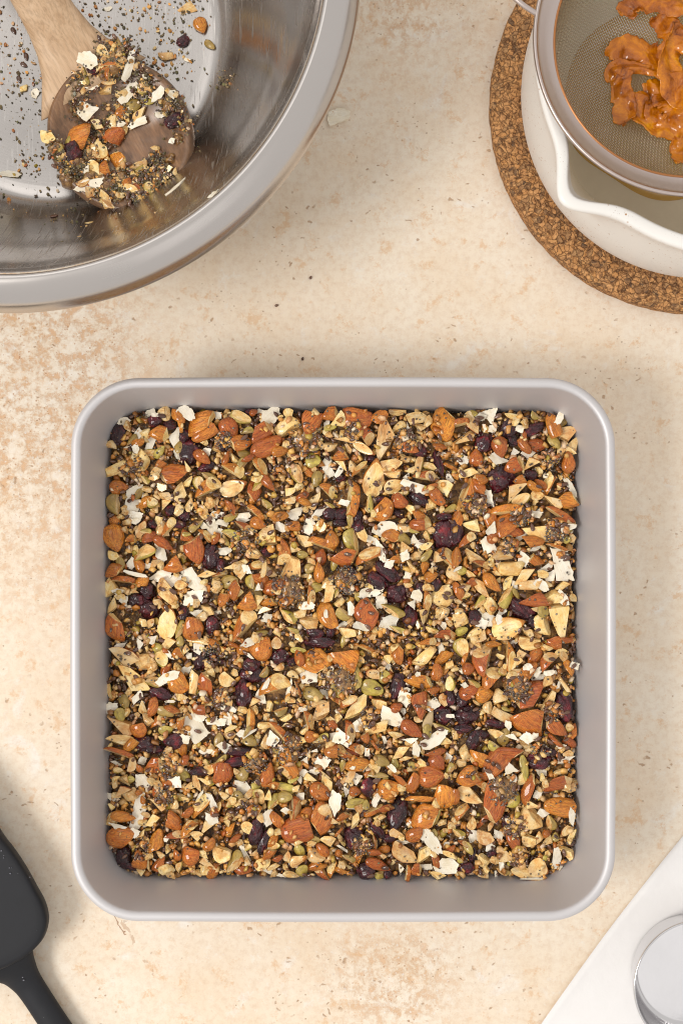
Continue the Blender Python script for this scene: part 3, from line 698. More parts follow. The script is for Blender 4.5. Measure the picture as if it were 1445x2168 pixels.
K="930,440,140,70,10 800,1080,170,110,-20 890,1070,80,70,0 1310,300,90,80,0 790,310,80,70,0 1150,530,140,40,75 590,950,70,90,0 660,50,60,60,0 1180,1200,100,70,0",
P="80,110,190,150,-70 1170,160,130,80,0 550,1080,180,120,70 440,1180,130,110,0 530,370,90,80,-40 680,1060,110,60,0 220,510,120,100,0 1260,980,80,80,0 570,780,100,40,-20 260,710,100,60,0")),
(210, 1600, T1, dict(
A="300,740,260,120,-10 260,1000,300,230,0 680,110,200,170,0 840,320,190,130,90 1260,620,320,180,75 900,810,220,170,-40 720,420,110,140,0 710,1050,260,150,80 960,980,270,120,20 490,1290,190,180,-40 1120,1230,200,200,0 1120,840,210,70,25 800,530,110,80,0 1360,1080,160,100,50 960,1210,90,130,0 1080,690,140,130,0 490,450,80,60,0 540,540,60,90,0 1410,680,90,120,0 1050,40,100,100,0 500,150,80,100,0",
C="960,100,180,150,-10 400,110,110,160,0 1330,880,180,190,0 660,790,160,130,0 710,600,180,150,0 290,310,140,130,0 300,440,180,120,0 920,590,100,130,0 190,340,60,110,0 1180,330,230,80,-70 1190,990,150,120,0 600,1100,170,130,-50 1250,1190,150,100,0 1340,1320,220,80,-30 510,1430,100,100,0 820,1390,180,110,15 1280,310,170,90,0 750,1220,100,90,0 150,630,80,80,0 1050,540,100,60,0 580,1290,220,60,-70 150,780,130,150,0 520,960,130,60,60",
R="290,1240,230,180,-70 340,1350,250,90,-20 1260,190,280,110,10",
K="460,700,380,180,75 520,330,170,150,-60 930,320,160,150,30 430,940,130,130,0 150,520,120,100,-45 1380,540,190,80,-60 520,60,120,100,0 1020,195,150,40,15 200,100,150,40,-25 880,490,150,70,-10 1240,470,130,30,50 700,1310,110,30,-35 840,20,100,50,0 1420,770,70,80,0 830,1000,80,60,60 240,850,200,100,-20",
P="980,1350,120,90,50 230,180,110,70,0 390,290,80,80,0 1310,90,80,100,0")),
(460, 1600, T1, dict(
A="860,110,300,150,-60 70,210,220,260,0 620,230,260,150,75 1270,450,270,170,-35 1290,770,330,250,240 960,910,320,290,15 940,650,220,220,-50 725,780,180,150,90 220,1005,150,80,15 460,660,160,110,0 740,1250,120,80,0 1280,1350,120,50,15 20,640,120,60,90",
C="560,1320,200,140,25 1340,340,190,130,-35 1350,1050,180,120,0 80,490,120,100,0 360,870,140,120,-40 60,1210,200,190,0 900,1460,180,80,-5 990,1260,220,120,30 260,580,150,110,-60 620,480,80,130,0 1140,270,150,80,-15 1320,240,160,30,-40 680,1360,150,60,25 755,930,110,80,0 1000,1050,110,110,0 260,720,90,80,0 380,130,110,80,0 850,1220,90,110,0 960,400,90,80,0 1340,670,190,140,-40 1210,1230,200,160,0",
R="300,70,480,120,5 470,930,330,170,75 580,1060,300,140,70 510,160,120,110,0 70,370,150,40,0",
K="300,400,200,170,-20 1440,560,260,140,82 840,650,130,70,-20 1050,220,100,80,0 1190,190,150,80,-10 1290,90,160,130,0 330,1200,220,60,-60 580,760,150,40,85 1010,500,110,120,0 1370,920,150,50,30 680,1460,300,50,-15 1100,70,130,90,0 1000,10,90,40,0",
P="820,400,240,150,5 510,500,190,130,-70 700,560,150,180,0 220,1290,250,175,85 310,220,170,150,50 830,200,170,100,-60 1160,1015,180,90,0 1040,1400,130,140,-40 690,1110,140,110,0 380,1120,80,80,0 470,370,100,80,0 50,50,160,80,55 930,290,130,60,25 150,580,80,100,0")),
(710, 1600, T1, dict(
A="270,100,260,150,-10 1240,80,200,170,-50 1030,530,310,150,25 1100,740,300,260,0 1340,490,240,280,0 1170,250,280,240,0 950,330,230,130,70 640,420,230,220,0 790,290,220,80,-50 970,970,210,150,20 80,740,170,80,20 520,1340,280,120,-25 980,1390,130,130,0 880,1440,150,120,-60 240,440,130,110,0 60,1400,140,60,-15 600,640,200,80,10 40,930,90,100,0 480,1060,160,60,-65 40,1190,80,80,0 480,1180,150,70,0",
C="490,110,140,150,-40 1060,90,120,100,0 840,1210,330,190,-25 1080,1210,200,150,90 740,950,150,110,0 570,760,90,80,0 240,790,180,90,90 720,200,150,80,0 1380,1200,170,60,-20 700,450,90,80,0 580,1230,90,70,0 1240,390,140,50,20 860,30,160,50,0 180,240,180,100,60 1260,1500,180,80,-10",
R="400,390,230,190,80 760,720,380,210,70 520,930,280,100,-50 230,1020,330,230,-55 380,1440,230,200,20 640,1460,100,120,0 650,1020,150,90,0",
K="1150,1040,330,160,-50 1340,1360,230,180,10 1120,1370,180,90,0 510,540,180,80,60 530,320,70,60,0 940,850,100,80,0 250,280,120,120,0 120,450,100,110,0 820,1070,190,40,0 90,1150,200,40,-30 690,150,110,60,-45 790,1400,80,120,0 210,135,60,40,0 1380,30,80,100,0 220,650,190,30,0 1370,1090,80,70,0",
P="560,60,190,120,-20 240,580,210,100,15 510,230,250,70,-5 950,120,120,70,-20 1400,160,100,140,0 370,600,80,110,0 160,1260,150,90,0 90,1080,60,60,0 610,280,60,40,0 1200,950,90,100,0 1240,750,200,50,70")),
(960, 1600, T2, dict(
A="450,90,290,200,50 450,480,400,250,250 810,370,300,110,65 1150,560,300,180,-10 1130,300,280,120,15 650,930,250,120,-70 160,220,230,200,0 280,320,140,90,0 20,440,170,80,90 90,620,140,170,0 110,960,130,60,-10 1010,850,80,80,0",
C="180,430,270,160,-20 850,700,250,230,-30 930,1240,200,190,-30 540,1090,190,170,0 350,900,170,150,0 840,1320,380,110,-15 820,930,140,120,0 1230,820,140,80,40 1230,1070,150,140,0 320,1150,140,120,-30 330,1300,120,80,-30 930,910,150,100,90 190,740,130,100,90 610,290,130,80,-70 690,640,160,70,90 850,530,120,80,0 740,250,130,90,90 1160,180,120,60,0",
R="920,60,260,180,0 620,800,280,150,-70 210,1090,160,90,75 130,1240,180,120,20 420,1080,130,80,0",
K="630,100,180,170,45 220,890,120,130,0 480,880,110,120,0 1020,190,130,90,0 1120,1130,180,110,80 400,1000,130,90,20 380,190,120,60,-50 1250,110,60,90,0 970,620,130,70,-10 920,430,110,90,0 650,250,80,100,0 1190,1210,110,30,60 1280,650,150,60,90 1220,60,180,40,20 90,900,60,40,0 910,1410,200,30,0 470,1330,70,40,90",
P="1060,740,150,130,-30 770,140,260,80,-80 650,480,150,160,0 680,1160,170,150,0 540,1270,130,80,0 1290,880,160,70,55 1000,1120,60,60,0 1110,890,70,90,0 70,1140,60,60,0")),
]
SZ0 = .0225                                   # mean height of the slab's top
HS = .1003                                    # half side
GN = 420; GR = .105
xs = np.linspace(-GR, GR, GN)
SX, SY = W(723, 1364, SZ0)[:2]                # slab centre on the table
GX, GY = np.meshgrid(xs, xs, indexing='ij')
def vnoise(X, Y, sc, seed, oct=3):
    out = np.zeros_like(X); amp = 1; tot = 0
    for o in range(oct):
        r_ = np.random.default_rng(seed + o); n = int(2 * GR * sc * 2 ** o) + 4; g = r_.random((n, n))
        u = (X + GR) * sc * 2 ** o; v = (Y + GR) * sc * 2 ** o; u = np.clip(u, 0, n - 2.001); v = np.clip(v, 0, n - 2.001)
        i = u.astype(int); j = v.astype(int); fu = u - i; fv = v - j; fu = fu * fu * (3 - 2 * fu); fv = fv * fv * (3 - 2 * fv)
        out += amp * (g[i, j] * (1 - fu) * (1 - fv) + g[i + 1, j] * fu * (1 - fv) + g[i, j + 1] * (1 - fu) * fv + g[i + 1, j + 1] * fu * fv); tot += amp; amp *= .55
    return out / tot
def rsd(X, Y, h, r):                          # signed distance to the rounded square (negative inside)
    qx = np.abs(X) - (h - r); qy = np.abs(Y) - (h - r)
    return np.hypot(np.maximum(qx, 0), np.maximum(qy, 0)) + np.minimum(np.maximum(qx, qy), 0) - r
edge = rsd(GX, GY, HS, .014)
und = (vnoise(GX, GY, 60, 5) - .5)
fall = np.clip((edge + .004) / .004, 0, 1.6)
Hm = SZ0 - .0013 + und * .0035 + (vnoise(GX, GY, 500, 9) - .5) * .0016 - fall ** 2 * .0055
Hm0 = Hm.copy()
def hidx(x, y):
    return (np.clip(((np.asarray(x) + GR) / (2 * GR) * (GN - 1)).round().astype(int), 0, GN - 1), np.clip(((np.asarray(y) + GR) / (2 * GR) * (GN - 1)).round().astype(int), 0, GN - 1))
slab = thing('granola_slab', 'square slab of sticky pressed almonds, cranberries, coconut flakes and seeds filling the pan', 'granola', (SX, SY, .0015))
# the paste the pieces are set in
def build_binder():
    n = 260; h = HS - .0012; V = []; F = []
    g = np.linspace(-1, 1, n)
    A, B = np.meshgrid(g, g, indexing='ij')
    # square to rounded-square mapping
    X = A * h; Y = B * h
    r = .014; cx = np.maximum(np.abs(X) - (h - r), 0); cy = np.maximum(np.abs(Y) - (h - r), 0)
    m = np.maximum(cx, cy); d = np.hypot(cx, cy); f = np.where(d > 1e-9, m / np.maximum(d, 1e-9), 1)
    X = np.where((cx > 0) & (cy > 0), np.sign(X) * ((h - r) + cx * f), X); Y = np.where((cx > 0) & (cy > 0), np.sign(Y) * ((h - r) + cy * f), Y)
    i, j = hidx(X, Y); Z = Hm0[i, j] - .0015
    V = np.stack([X, Y, Z], -1).reshape(-1, 3).tolist()
    idx = lambda a, b: a * n + b
    F = [(idx(a, b), idx(a + 1, b), idx(a + 1, b + 1), idx(a, b + 1)) for a in range(n - 1) for b in range(n - 1)]
    ring = [idx(a, 0) for a in range(n)] + [idx(n - 1, b) for b in range(1, n)] + [idx(a, n - 1) for a in range(n - 2, -1, -1)] + [idx(0, b) for b in range(n - 2, 0, -1)]
    base = len(V)
    for q in ring: V.append([V[q][0] * .972, V[q][1] * .972, .0032])
    m_ = len(ring)
    for k in range(m_): F.append((ring[k], base + k, base + (k + 1) % m_, ring[(k + 1) % m_]))
    F.append(tuple(range(base, base + m_))[::-1])
    V = [(v[0], v[1], v[2] - .0015) for v in V]
    obj('seed_paste', mesh('seed_paste', V, F, MT['binder']), slab, kind='stuff')
build_binder()
def stamp(x, y, L, Wd, ang, top, dome):
    """raise the height map under a placed piece"""
    rad = max(L, Wd) / 2; i0, j0 = hidx(x - rad, y - rad); i1, j1 = hidx(x + rad, y + rad)
    sx = GX[i0:i1 + 1, j0:j1 + 1] - x; sy = GY[i0:i1 + 1, j0:j1 + 1] - y
    c, s = math.cos(ang), math.sin(ang); u = (sx * c + sy * s) / (L / 2); v = (-sx * s + sy * c) / (Wd / 2)
    q = u * u + v * v; hh = np.where(q < 1, top - dome + dome * np.sqrt(np.clip(1 - q, 0, 1)), -1)
    Hm[i0:i1 + 1, j0:j1 + 1] = np.maximum(Hm[i0:i1 + 1, j0:j1 + 1], hh)
def local_h(x, y, L, Wd, ang, q=50, src=None):
    c, s = math.cos(ang), math.sin(ang); P = []
    for u in (-.35, 0, .35):
        for v in (-.35, 0, .35): P.append((x + u * L * c - v * Wd * s, y + u * L * s + v * Wd * c))
    P = np.array(P); i, j = hidx(P[:, 0], P[:, 1]); return float(np.percentile((src if src is not None else Hm)[i, j], q))
cov = np.zeros_like(Hm, bool)
items = []
for (ox, oy, k, D) in DATA:
    for kind, st in D.items():
        for e in st.split():
            u, v, L, Wd, a = map(float, e.split(','))
            px, py = ox + u / k, oy + v / k
            x, y, _ = W(px, py, SZ0 + .001); x -= SX; y -= SY
            s = S(SZ0) * (1.17 if kind in 'A' else 1.12 if kind in 'CRP' else 1.08); L *= s / k; Wd *= s / k
            if Wd > L: L, Wd, a = Wd, L, a + 90
            items.append([kind, x, y, L, Wd, R(a)])
order = dict(R=0, A=1, C=2, P=3, S=4, K=5)
items.sort(key=lambda t: (order[t[0]], -t[3] * t[4]))
NAMES = dict(A='almond_chunk', C='cut_almond', R='dried_cranberry', K='coconut_flake', P='pumpkin_seed', S='sunflower_seed')
POOL = dict(A=ALM, C=CRM + NUT, R=CRAN, K=COCO, P=PUMP, S=SEED)
rp = random.Random(11)
def put(kind, x, y, L, Wd, ang, parent, z=None, zc=None, tiltmax=None, name=None, pool=None, thick=None):
    T = {'A': .62, 'C': .50, 'R': .62, 'P': .34, 'S': .5, 'F': .45, 'N': .6}.get(kind, .6) * Wd
    if kind == 'C': T = min(T, .0042)
    if kind == 'A': T = min(max(T, .0035), .0062)
    if kind == 'R': T = min(max(T, .003), .0062)
    me = rp.choice(pool or POOL[kind])
    if kind == 'C' and L > .0115: me = rp.choice(CRM)
    tl = tiltmax if tiltmax is not None else {'K': 13, 'A': 14, 'C': 15, 'P': 16}.get(kind, 16)
    rot = Euler((R(rp.uniform(-tl, tl)), R(rp.uniform(-tl, tl)), ang))
    if kind == 'K': sc = (L * 1.2, Wd * 1.22, rp.uniform(.0032, .0046))
    else: sc = (L * 1.03, Wd * 1.03, T)
    o = obj(name or NAMES[kind], me, parent, (x, y, z), rot, sc)
    return o, T
for (kind, x, y, L, Wd, ang) in items:
    if rsd(np.array(x), np.array(y), HS - min(L, Wd) * .35, .012) > 0:
        d = max(abs(x), abs(y)); f = (HS - min(L, Wd) * .35) / d if d > HS - min(L, Wd) * .35 else .98
        x *= f; y *= f
    base = local_h(x, y, L, Wd, ang, 60, Hm0)
    Tm = {'A': .62, 'C': .5, 'R': .62, 'P': .34, 'S': .5}.get(kind, 0) * Wd
    if kind == 'C': Tm = min(Tm, .0042)
    if kind == 'A': Tm = min(max(Tm, .0035), .0062)
    if kind == 'R': Tm = min(max(Tm, .003), .0062)
    if kind == 'K':
        z = local_h(x, y, L, Wd, ang, 75) + .0006
        put(kind, x, y, L, Wd, ang, slab, z - .0015); stamp(x, y, L * .9, Wd * .9, ang, z + .0003, .0002)
    else:
        cur = local_h(x, y, L, Wd, ang, 60)
        rise = {'A': .0052, 'C': .0036, 'R': .0032, 'P': .0035, 'S': .0034}[kind] + rp.uniform(-.0005, .0005)
        top = base + rise
        if cur > base + .0012: top = max(top, cur + Tm * .35)
        z = top - Tm / 2
        put(kind, x, y, L, Wd, ang, slab, z - .0015); stamp(x, y, L, Wd, ang, top, Tm * .5)

# -------- fillers between the larger pieces
def place_free(n, need, tries=40):
    out = []
    for _ in range(n):
        best = None
        for _t in range(tries):
            x = rp.uniform(-HS, HS); y = rp.uniform(-HS, HS)
            if rsd(np.array(x), np.array(y), HS - .0016, .012) > 0: continue
            i, j = hidx(x, y); h = Hm[i, j] - Hm0[i, j]
            if best is None or h < best[0]: best = (h, x, y)
            if h < need: break
        out.append(best[1:])
    return out
for kd_, n_, lo_, hi_ in (('A', 78, .0060, .0092), ('C', 34, .0045, .0080), ('P', 46, .0050, .0072), ('K', 45, .0035, .0065)):
    for (x, y) in place_free(n_, .0003, 45):
        L = rp.uniform(lo_, hi_); Wd = L * rp.uniform(.5, .8); a = rp.uniform(0, 6.28)
        Tm = min(max((.62 if kd_ == 'A' else .5 if kd_ == 'C' else .34) * Wd, .0016), .0055)
        if kd_ == 'K':
            z = local_h(x, y, L, Wd, a, 70) + .0006; put('K', x, y, L, Wd, a, slab, z - .0015); stamp(x, y, L * .9, Wd * .9, a, z + .0003, .0002); continue
        top = local_h(x, y, L, Wd, a, 40) + rp.uniform(.0016, .0030); put(kd_, x, y, L, Wd, a, slab, top - Tm / 2 - .0015); stamp(x, y, L, Wd, a, top, Tm * .5)
spots = place_free(300, .0004, 30)
for (x, y) in spots:                            # 300 chopped nut chips as parts
    L = rp.uniform(.0024, .0052); Wd = L * rp.uniform(.55, .9); a = rp.uniform(0, 6.28)
    z = local_h(x, y, L, Wd, a, 65) + .0007
    put('N', x, y, L, Wd, a, slab, z - .0015, tiltmax=30, name='nut_chip', pool=CHIP); stamp(x, y, L, Wd, a, z + .0009, .0008)
def paste_lump(x, y, rad, z, parent, seed, hgt=.0021, name='seed_paste_clump'):
    V = []; F = []; nr_, na_ = 7, 22
    for k in range(nr_ + 1):
        q = k / nr_
        for i in range(na_):
            a = 2 * math.pi * i / na_; rr_ = rad * q * (1 + .45 * noise.noise(Vector((math.cos(a) * 1.3, math.sin(a) * 1.3, seed))))
            px, py = rr_ * math.cos(a), rr_ * math.sin(a)
            V.append((px, py, hgt * (1 - q ** 2.4) + (.0007 * noise.noise(Vector((px * 420, py * 420, seed)))) * (1 - q) ** .3 - (.0022 if k == nr_ else 0)))
    for k in range(nr_):
        for i in range(na_):
            a, b = k * na_ + i, k * na_ + (i + 1) % na_; F.append((a, a + na_, b + na_, b))
    return obj(name, mesh(name, V, F, MT['paste']), parent, (x, y, z))
LUMPS = []
for k in range(30):
    for _ in range(30):
        x, y = rp.uniform(-HS + .006, HS - .006), rp.uniform(-HS + .006, HS - .006)
        if all(math.hypot(x - a, y - b) > .013 for a, b, c in LUMPS): break
    rad = rp.uniform(.0036, .0075); z = local_h(x, y, rad * 1.4, rad * 1.4, 0, 45) - .0008
    paste_lump(x, y, rad, z - .0015, slab, k * 3.7); stamp(x, y, rad * 2, rad * 2, 0, z + .0018, .0016); LUMPS.append((x, y, rad))
def scatter(n, lowbias, seed, mask=None):
    r_ = np.random.default_rng(seed); m = n * 10
    X = r_.uniform(-HS, HS, m); Y = r_.uniform(-HS, HS, m)
    ok = rsd(X, Y, HS - .0006, .013) < 0; X, Y = X[ok], Y[ok]
    i, j = hidx(X, Y); h = Hm[i, j] - Hm0[i, j]
    cl = vnoise(X, Y, 75, seed + 3, 2)
    p = np.where(h < .0006, 1.0, lowbias * np.clip((cl - .48) * 7, .04, 1.6))
    k = r_.random(len(X)) < p; X, Y = X[k][:n], Y[k][:n]; i, j = hidx(X, Y)
    return X, Y, Hm[i, j], r_
X, Y, Z, r_ = scatter(300, .25, 21)
for k in range(len(X)):
    L = rp.uniform(.0030, .0041); Wd = L * .5; a = rp.uniform(0, 6.28)
    obj('flax_seed', FLAX[0], slab, (X[k], Y[k], Z[k] + .0004 - .0015), (R(rp.uniform(-25, 25)), R(rp.uniform(-25, 25)), a), (L, Wd, .0011))
    stamp(X[k], Y[k], L, Wd, a, Z[k] + .0009, .0004)
def on_lumps(n, seed):
    r_ = np.random.default_rng(seed); LA = np.array(LUMPS); k = r_.integers(len(LA), size=n); a = r_.uniform(0, 6.28, n); q = np.sqrt(r_.random(n)) * LA[k, 2] * 1.05
    X, Y = LA[k, 0] + q * np.cos(a), LA[k, 1] + q * np.sin(a); i, j = hidx(X, Y); return X, Y, Hm[i, j], r_
def grains(name, n, bias, seed, kinds, mat, smin, smax, asp, lift, smooth, parent=slab, flat=.5, tilt=.7, lump=0):
    X, Y, Z, r_ = scatter(n, bias, seed)
    if lump:
        X2, Y2, Z2, r_ = on_lumps(lump, seed + 1); X, Y, Z = np.concatenate([X, X2]), np.concatenate([Y, Y2]), np.concatenate([Z, Z2])
    m = len(X)
    s = r_.uniform(smin, smax, m) ; a2 = r_.uniform(*asp, m)
    SZ = np.stack([s, s * a2, s * r_.uniform(flat * .7, flat * 1.2, m)], 1)
    P = np.stack([X, Y, Z + lift * s - .0015], 1); ROT = np.stack([r_.uniform(-tilt, tilt, m), r_.uniform(-tilt, tilt, m), r_.uniform(0, 6.28, m)], 1)
    o = bulk(name, kinds, P, SZ, ROT, mat, parent, smooth, kind='stuff')
    i, j = hidx(X, Y); np.maximum.at(Hm, (i, j), Z + .4 * s * flat)
    return o
grains('flax_seeds', 620, .16, 31, ['seed'], MT['flaxs'], .0028, .0038, (.45, .6), .15, True, flat=.32, lump=260)
grains('nut_chips', 2700, .10, 41, ['chip_a', 'chip_b', 'chip_c', 'chip_dd', 'chip_e'], MT['crumb'], .0017, .0040, (.5, 1), .12, True, flat=.45, tilt=1.0, lump=330)
grains('chia_seeds', 2600, .16, 51, ['ico'], MT['chia'], .0009, .0013, (.65, .9), .2, True, flat=.7, lump=2300)
grains('seed_crumbs', 900, .12, 61, ['chip_a', 'chip_c', 'chip_e'], MT['crumb'], .0006, .0014, (.4, 1), .2, False, flat=.6, tilt=1.4, lump=800)
grains('dark_crumbs', 700, .2, 71, ['chip_b', 'ico', 'chip_c'], MT['dust'], .0005, .0012, (.5, 1), .2, False, flat=.6, tilt=1.4, lump=400)

# ================================================================== mixing bowl
BX, BY = -.1262, .2096
bowl = thing('mixing_bowl', 'large stainless steel mixing bowl with scratched sides and stray crumbs', 'bowl', (BX, BY, 0))
bprof = [(.0006, .0045), (.03, .0045), (.055, .0045), (.066, .0047), (.0715, .0056), (.0765, .0088), (.082, .0150), (.0905, .0275), (.0985, .043), (.1055, .060), (.1125, .076), (.1168, .089), (.1190, .0965), (.1203, .0993)]
def bowl_z(x, y):                                # inner surface height at a world point
    r = math.hypot(x - BX, y - BY); P = bprof
    for a, b in zip(P, P[1:]):
        if r <= b[0]: return a[1] + (b[1] - a[1]) * (r - a[0]) / (b[0] - a[0])
    return .1
inner = smoothprof(bprof[3:], 5)
inner = [(.0006, .0045), (.02, .0045), (.045, .0045)] + inner
outer = smoothprof([(.1182, .0965), (.1158, .088), (.1115, .075), (.1042, .059), (.0972, .042), (.089, .026), (.081, .0135), (.072, .003), (.060, .0004), (.03, .0004), (.0006, .0004)], 4)
obj('bowl_body', lathe('bowl_body', inner + [(.1200, .0982)] + outer, MT['bowl'], 200), bowl)
rim = smoothprof([(.1206, .0988), (.1210, .0998), (.1219, .1004), (.1232, .1004), (.1256, .0995), (.1288, .0976), (.1314, .0950), (.1330, .0922), (.1338, .0898), (.1339, .0884), (.1333, .0876)], 5)
rim += [(.1324, .0890), (.1302, .0928), (.1272, .0960), (.1240, .0984), (.1222, .0991), (.1210, .0984), (.1206, .0988)]
obj('rolled_rim', lathe('rolled_rim', rim, MT['rim'], 200), bowl)

# ================================================================== wooden spoon
HX, HY, _ = W(250, 277, .022)
axis = Vector((88 - 250, -(0 - 277), 0)).normalized(); ang = math.atan2(axis.y, axis.x)
SPZ = .0050
spoon = thing('wooden_spoon', 'big round-headed wooden spoon lying in the steel bowl, smeared with seeds', 'spoon', (HX, HY, SPZ), rz=ang)
RA, RB = .0342, .0312
def sp_top(u, v):                                # local height of the dished face
    q = math.hypot(u / RA, v / RB)
    return .0135 - .0085 * max(0, 1 - (q / .93) ** 2.2) if q < .93 else .0135 - .004 * ((q - .93) / .07) ** 2
V = []; F = []; nr, na = 22, 96
for side in (0, 1):
    for k in range(nr + 1):
        q = (k / nr)
        for i in range(na):
            a = 2 * math.pi * i / na; u, v = RA * q * math.cos(a), RB * q * math.sin(a)
            if side == 0: z = sp_top(u, v) + .0003 * math.sin(i * .7) * q
            else: z = .0002 + .0088 * q ** 3.2
            V.append((u, v, z))
for side in (0, 1):
    o = side * (nr + 1) * na
    for k in range(nr):
        for i in range(na):
            a, b = o + k * na + i, o + k * na + (i + 1) % na
            F.append((a, a + na, b + na, b) if side == 0 else (a, b, b + na, a + na))
o1 = nr * na; o2 = (nr + 1) * na + nr * na
for i in range(na): F.append((o1 + i, o2 + i, o2 + (i + 1) % na, o1 + (i + 1) % na))
obj('spoon_head', mesh('spoon_head', V, F, MT['woodd']), spoon)
# handle: rises towards the bowl's edge; local +x
hp = []; hr = []
for k in range(30):
    f = k / 29; x = .0235 + f * .235
    zz = .0092 + max(0, x - .045) * .52; wd = .0100 + .0165 * math.exp(-((x - .0235) / .0165) ** 1.35) + .0006 * math.sin(f * 5)
    th = .0052 + .0006 * f - .0022 * math.exp(-((x - .0235) / .016))
    hp.append((x, .0012 * math.sin(f * 3), zz)); hr.append((wd, th))
V, F = tube(hp, hr, 24)
obj('handle', mesh('handle', V, F, MT['woodl']), spoon)

# pieces sticking to the spoon -> one clump thing (local frame = world offsets from spoon head centre)
def spoon_z(x, y):
    c, s = math.cos(-ang), math.sin(-ang); u = (x) * c - (y) * s; v = (x) * s + (y) * c
    q = math.hypot(u / RA, v / RB)
    return SPZ + (sp_top(u, v) if q < 1 else .0125)
clump = thing('granola_clump', 'sticky clump of nuts, seeds and coconut stuck to the wooden spoon head', 'granola', (HX, HY, SPZ + .005))
CK = 1445 / 350
SP = dict(A="350,800,230,210,20 680,980,150,120,-50 640,770,180,160,40 700,560,110,110,0 560,1090,120,150,0 660,190,240,140,30",
 C="525,925,130,130,-30 490,1100,190,110,-60 850,610,220,80,40 90,820,120,110,0 560,180,170,50,60 450,1310,70,90,0 690,1300,110,130,0 730,1020,60,120,0 560,60,90,90,0 480,670,130,100,0 560,1370,60,50,0 640,90,130,60,10 600,310,130,70,0 1140,1090,70,60,0 1160,420,60,60,0",
 R="290,940,160,200,0 1190,660,180,110,20 480,230,110,80,0",
 K="430,140,140,120,-30 790,200,200,80,70 760,410,150,100,50 1050,430,150,90,60 430,1120,130,120,0 400,560,160,130,0 450,1240,210,110,20 1060,600,70,60,0 1180,450,60,60,0 670,670,110,50,0 870,650,180,70,20 855,350,60,40,-60 930,285,50,30,-60 1160,835,60,50,0 450,360,90,60,0",
 P="400,280,140,70,-55 820,500,130,110,20 185,960,150,80,85 250,850,110,50,80 960,480,90,60,0 300,1040,140,90,0")
for kind, st in SP.items():
    for e in st.split():
        u, v, L, Wd, a = map(float, e.split(',')); px, py = 80 + u / CK, 90 + v / CK
        x, y, _ = W(px, py, .020); x -= HX; y -= HY; L *= 1.12 * S(.02) / CK; Wd *= 1.12 * S(.02) / CK
        z = spoon_z(x, y) - (SPZ + .005) + (.0012 if kind != 'K' else .0022)
        put(kind, x, y, L, Wd, R(a), clump, z)
for k_, (u, v, rd) in enumerate([(300, 1050, 26), (420, 960, 22), (560, 1250, 30), (430, 1160, 24), (700, 1190, 24), (640, 160, 26), (560, 260, 20), (900, 340, 20), (1130, 500, 20), (690, 580, 18), (900, 1310, 24), (380, 320, 18), (150, 900, 18), (820, 1150, 16), (720, 60, 20), (350, 540, 14), (240, 1180, 18), (1230, 820, 12), (1060, 1130, 14), (640, 1330, 18), (520, 760, 16), (1010, 1180, 20), (1150, 1000, 14), (820, 1250, 20)]):
    x, y, _ = W(80 + u / CK, 90 + v / CK, .020); x -= HX; y -= HY
    paste_lump(x, y, rd * S(.02), spoon_z(x, y) - (SPZ + .005) - .0006, clump, k_ * 2.3 + 500, .0030)
for k_ in range(120):
    cu, cv, sd_ = rp.choice([(1050, 1150, 120), (850, 1270, 110), (300, 1050, 90), (430, 930, 80), (560, 1240, 90), (700, 1150, 90), (640, 200, 70), (880, 370, 80), (1130, 520, 60), (420, 330, 60), (690, 600, 60), (720, 70, 70), (900, 1280, 70)])
    u, v = rp.gauss(cu, sd_), rp.gauss(cv, sd_); x, y, _ = W(80 + u / CK, 90 + v / CK, .020); x -= HX; y -= HY
    if k_ % 4 == 0:
        kd = rp.choice('ACCPC'); L = rp.uniform(.0045, .0085); put(kd, x, y, L, L * rp.uniform(.5, .8), rp.uniform(0, 6.28), clump, spoon_z(x, y) - (SPZ + .005) + .0014); continue
    L = rp.uniform(.0018, .0048); zz = spoon_z(x, y) - (SPZ + .005) + .0016
    put('N', x, y, L, L * rp.uniform(.5, .9), rp.uniform(0, 6.28), clump, zz, tiltmax=30, name='nut_chip', pool=CHIP)
def clumpgrain(name, n, seed, kinds, mat, smin, smax, asp, smooth, flat, L=None):
    r_ = np.random.default_rng(seed); cen = np.array([(300, 1050), (560, 1250), (430, 900), (700, 1180), (640, 200), (900, 350), (1150, 520), (700, 560), (1000, 1000), (900, 1330), (400, 330), (350, 560), (120, 900), (950, 1180), (1270, 700), (620, 60), (720, 60), (800, 90), (560, 740), (1050, 1130), (850, 1250)], float)
    wt = np.array([3, 3, 2, 3, 2.4, 1.5, 1.4, 1.4, .5, 2, 1, .8, .7, 1.3, 0.4, 1, .8, .8, 1.4, 1.6, 1.6]); wt /= wt.sum(); sd = 62
    ci = r_.choice(len(cen), n, p=wt); UV = cen[ci] + r_.normal(0, sd, (n, 2)); P = []
    for (u, v) in UV:
        x, y, _ = W(80 + u / CK, 90 + v / CK, .020); x -= HX; y -= HY
        c, s = math.cos(-ang), math.sin(-ang); q = math.hypot((x * c - y * s) / RA, (x * s + y * c) / RB)
        if q > 1.02 and not (v < 140 and 480 < u < 900): continue
        P.append((x, y, spoon_z(x, y) - (SPZ + .005) + r_.uniform(.0006, .0026)))
    P = np.array(P); m = len(P); s = r_.uniform(smin, smax, m)
    bulk(name, kinds, P, np.stack([s, s * r_.uniform(*asp, m), s * flat], 1), np.stack([r_.uniform(-.7, .7, m), r_.uniform(-.7, .7, m), r_.uniform(0, 6.3, m)], 1), mat, clump, smooth, kind='stuff')
clumpgrain('chia_seeds', 1800, 5, ['ico'], MT['chia'], .0008, .0012, (.7, .9), True, .7)
clumpgrain('flax_seeds', 240, 6, ['seed'], MT['flaxs'], .0026, .0036, (.45, .6), True, .33)
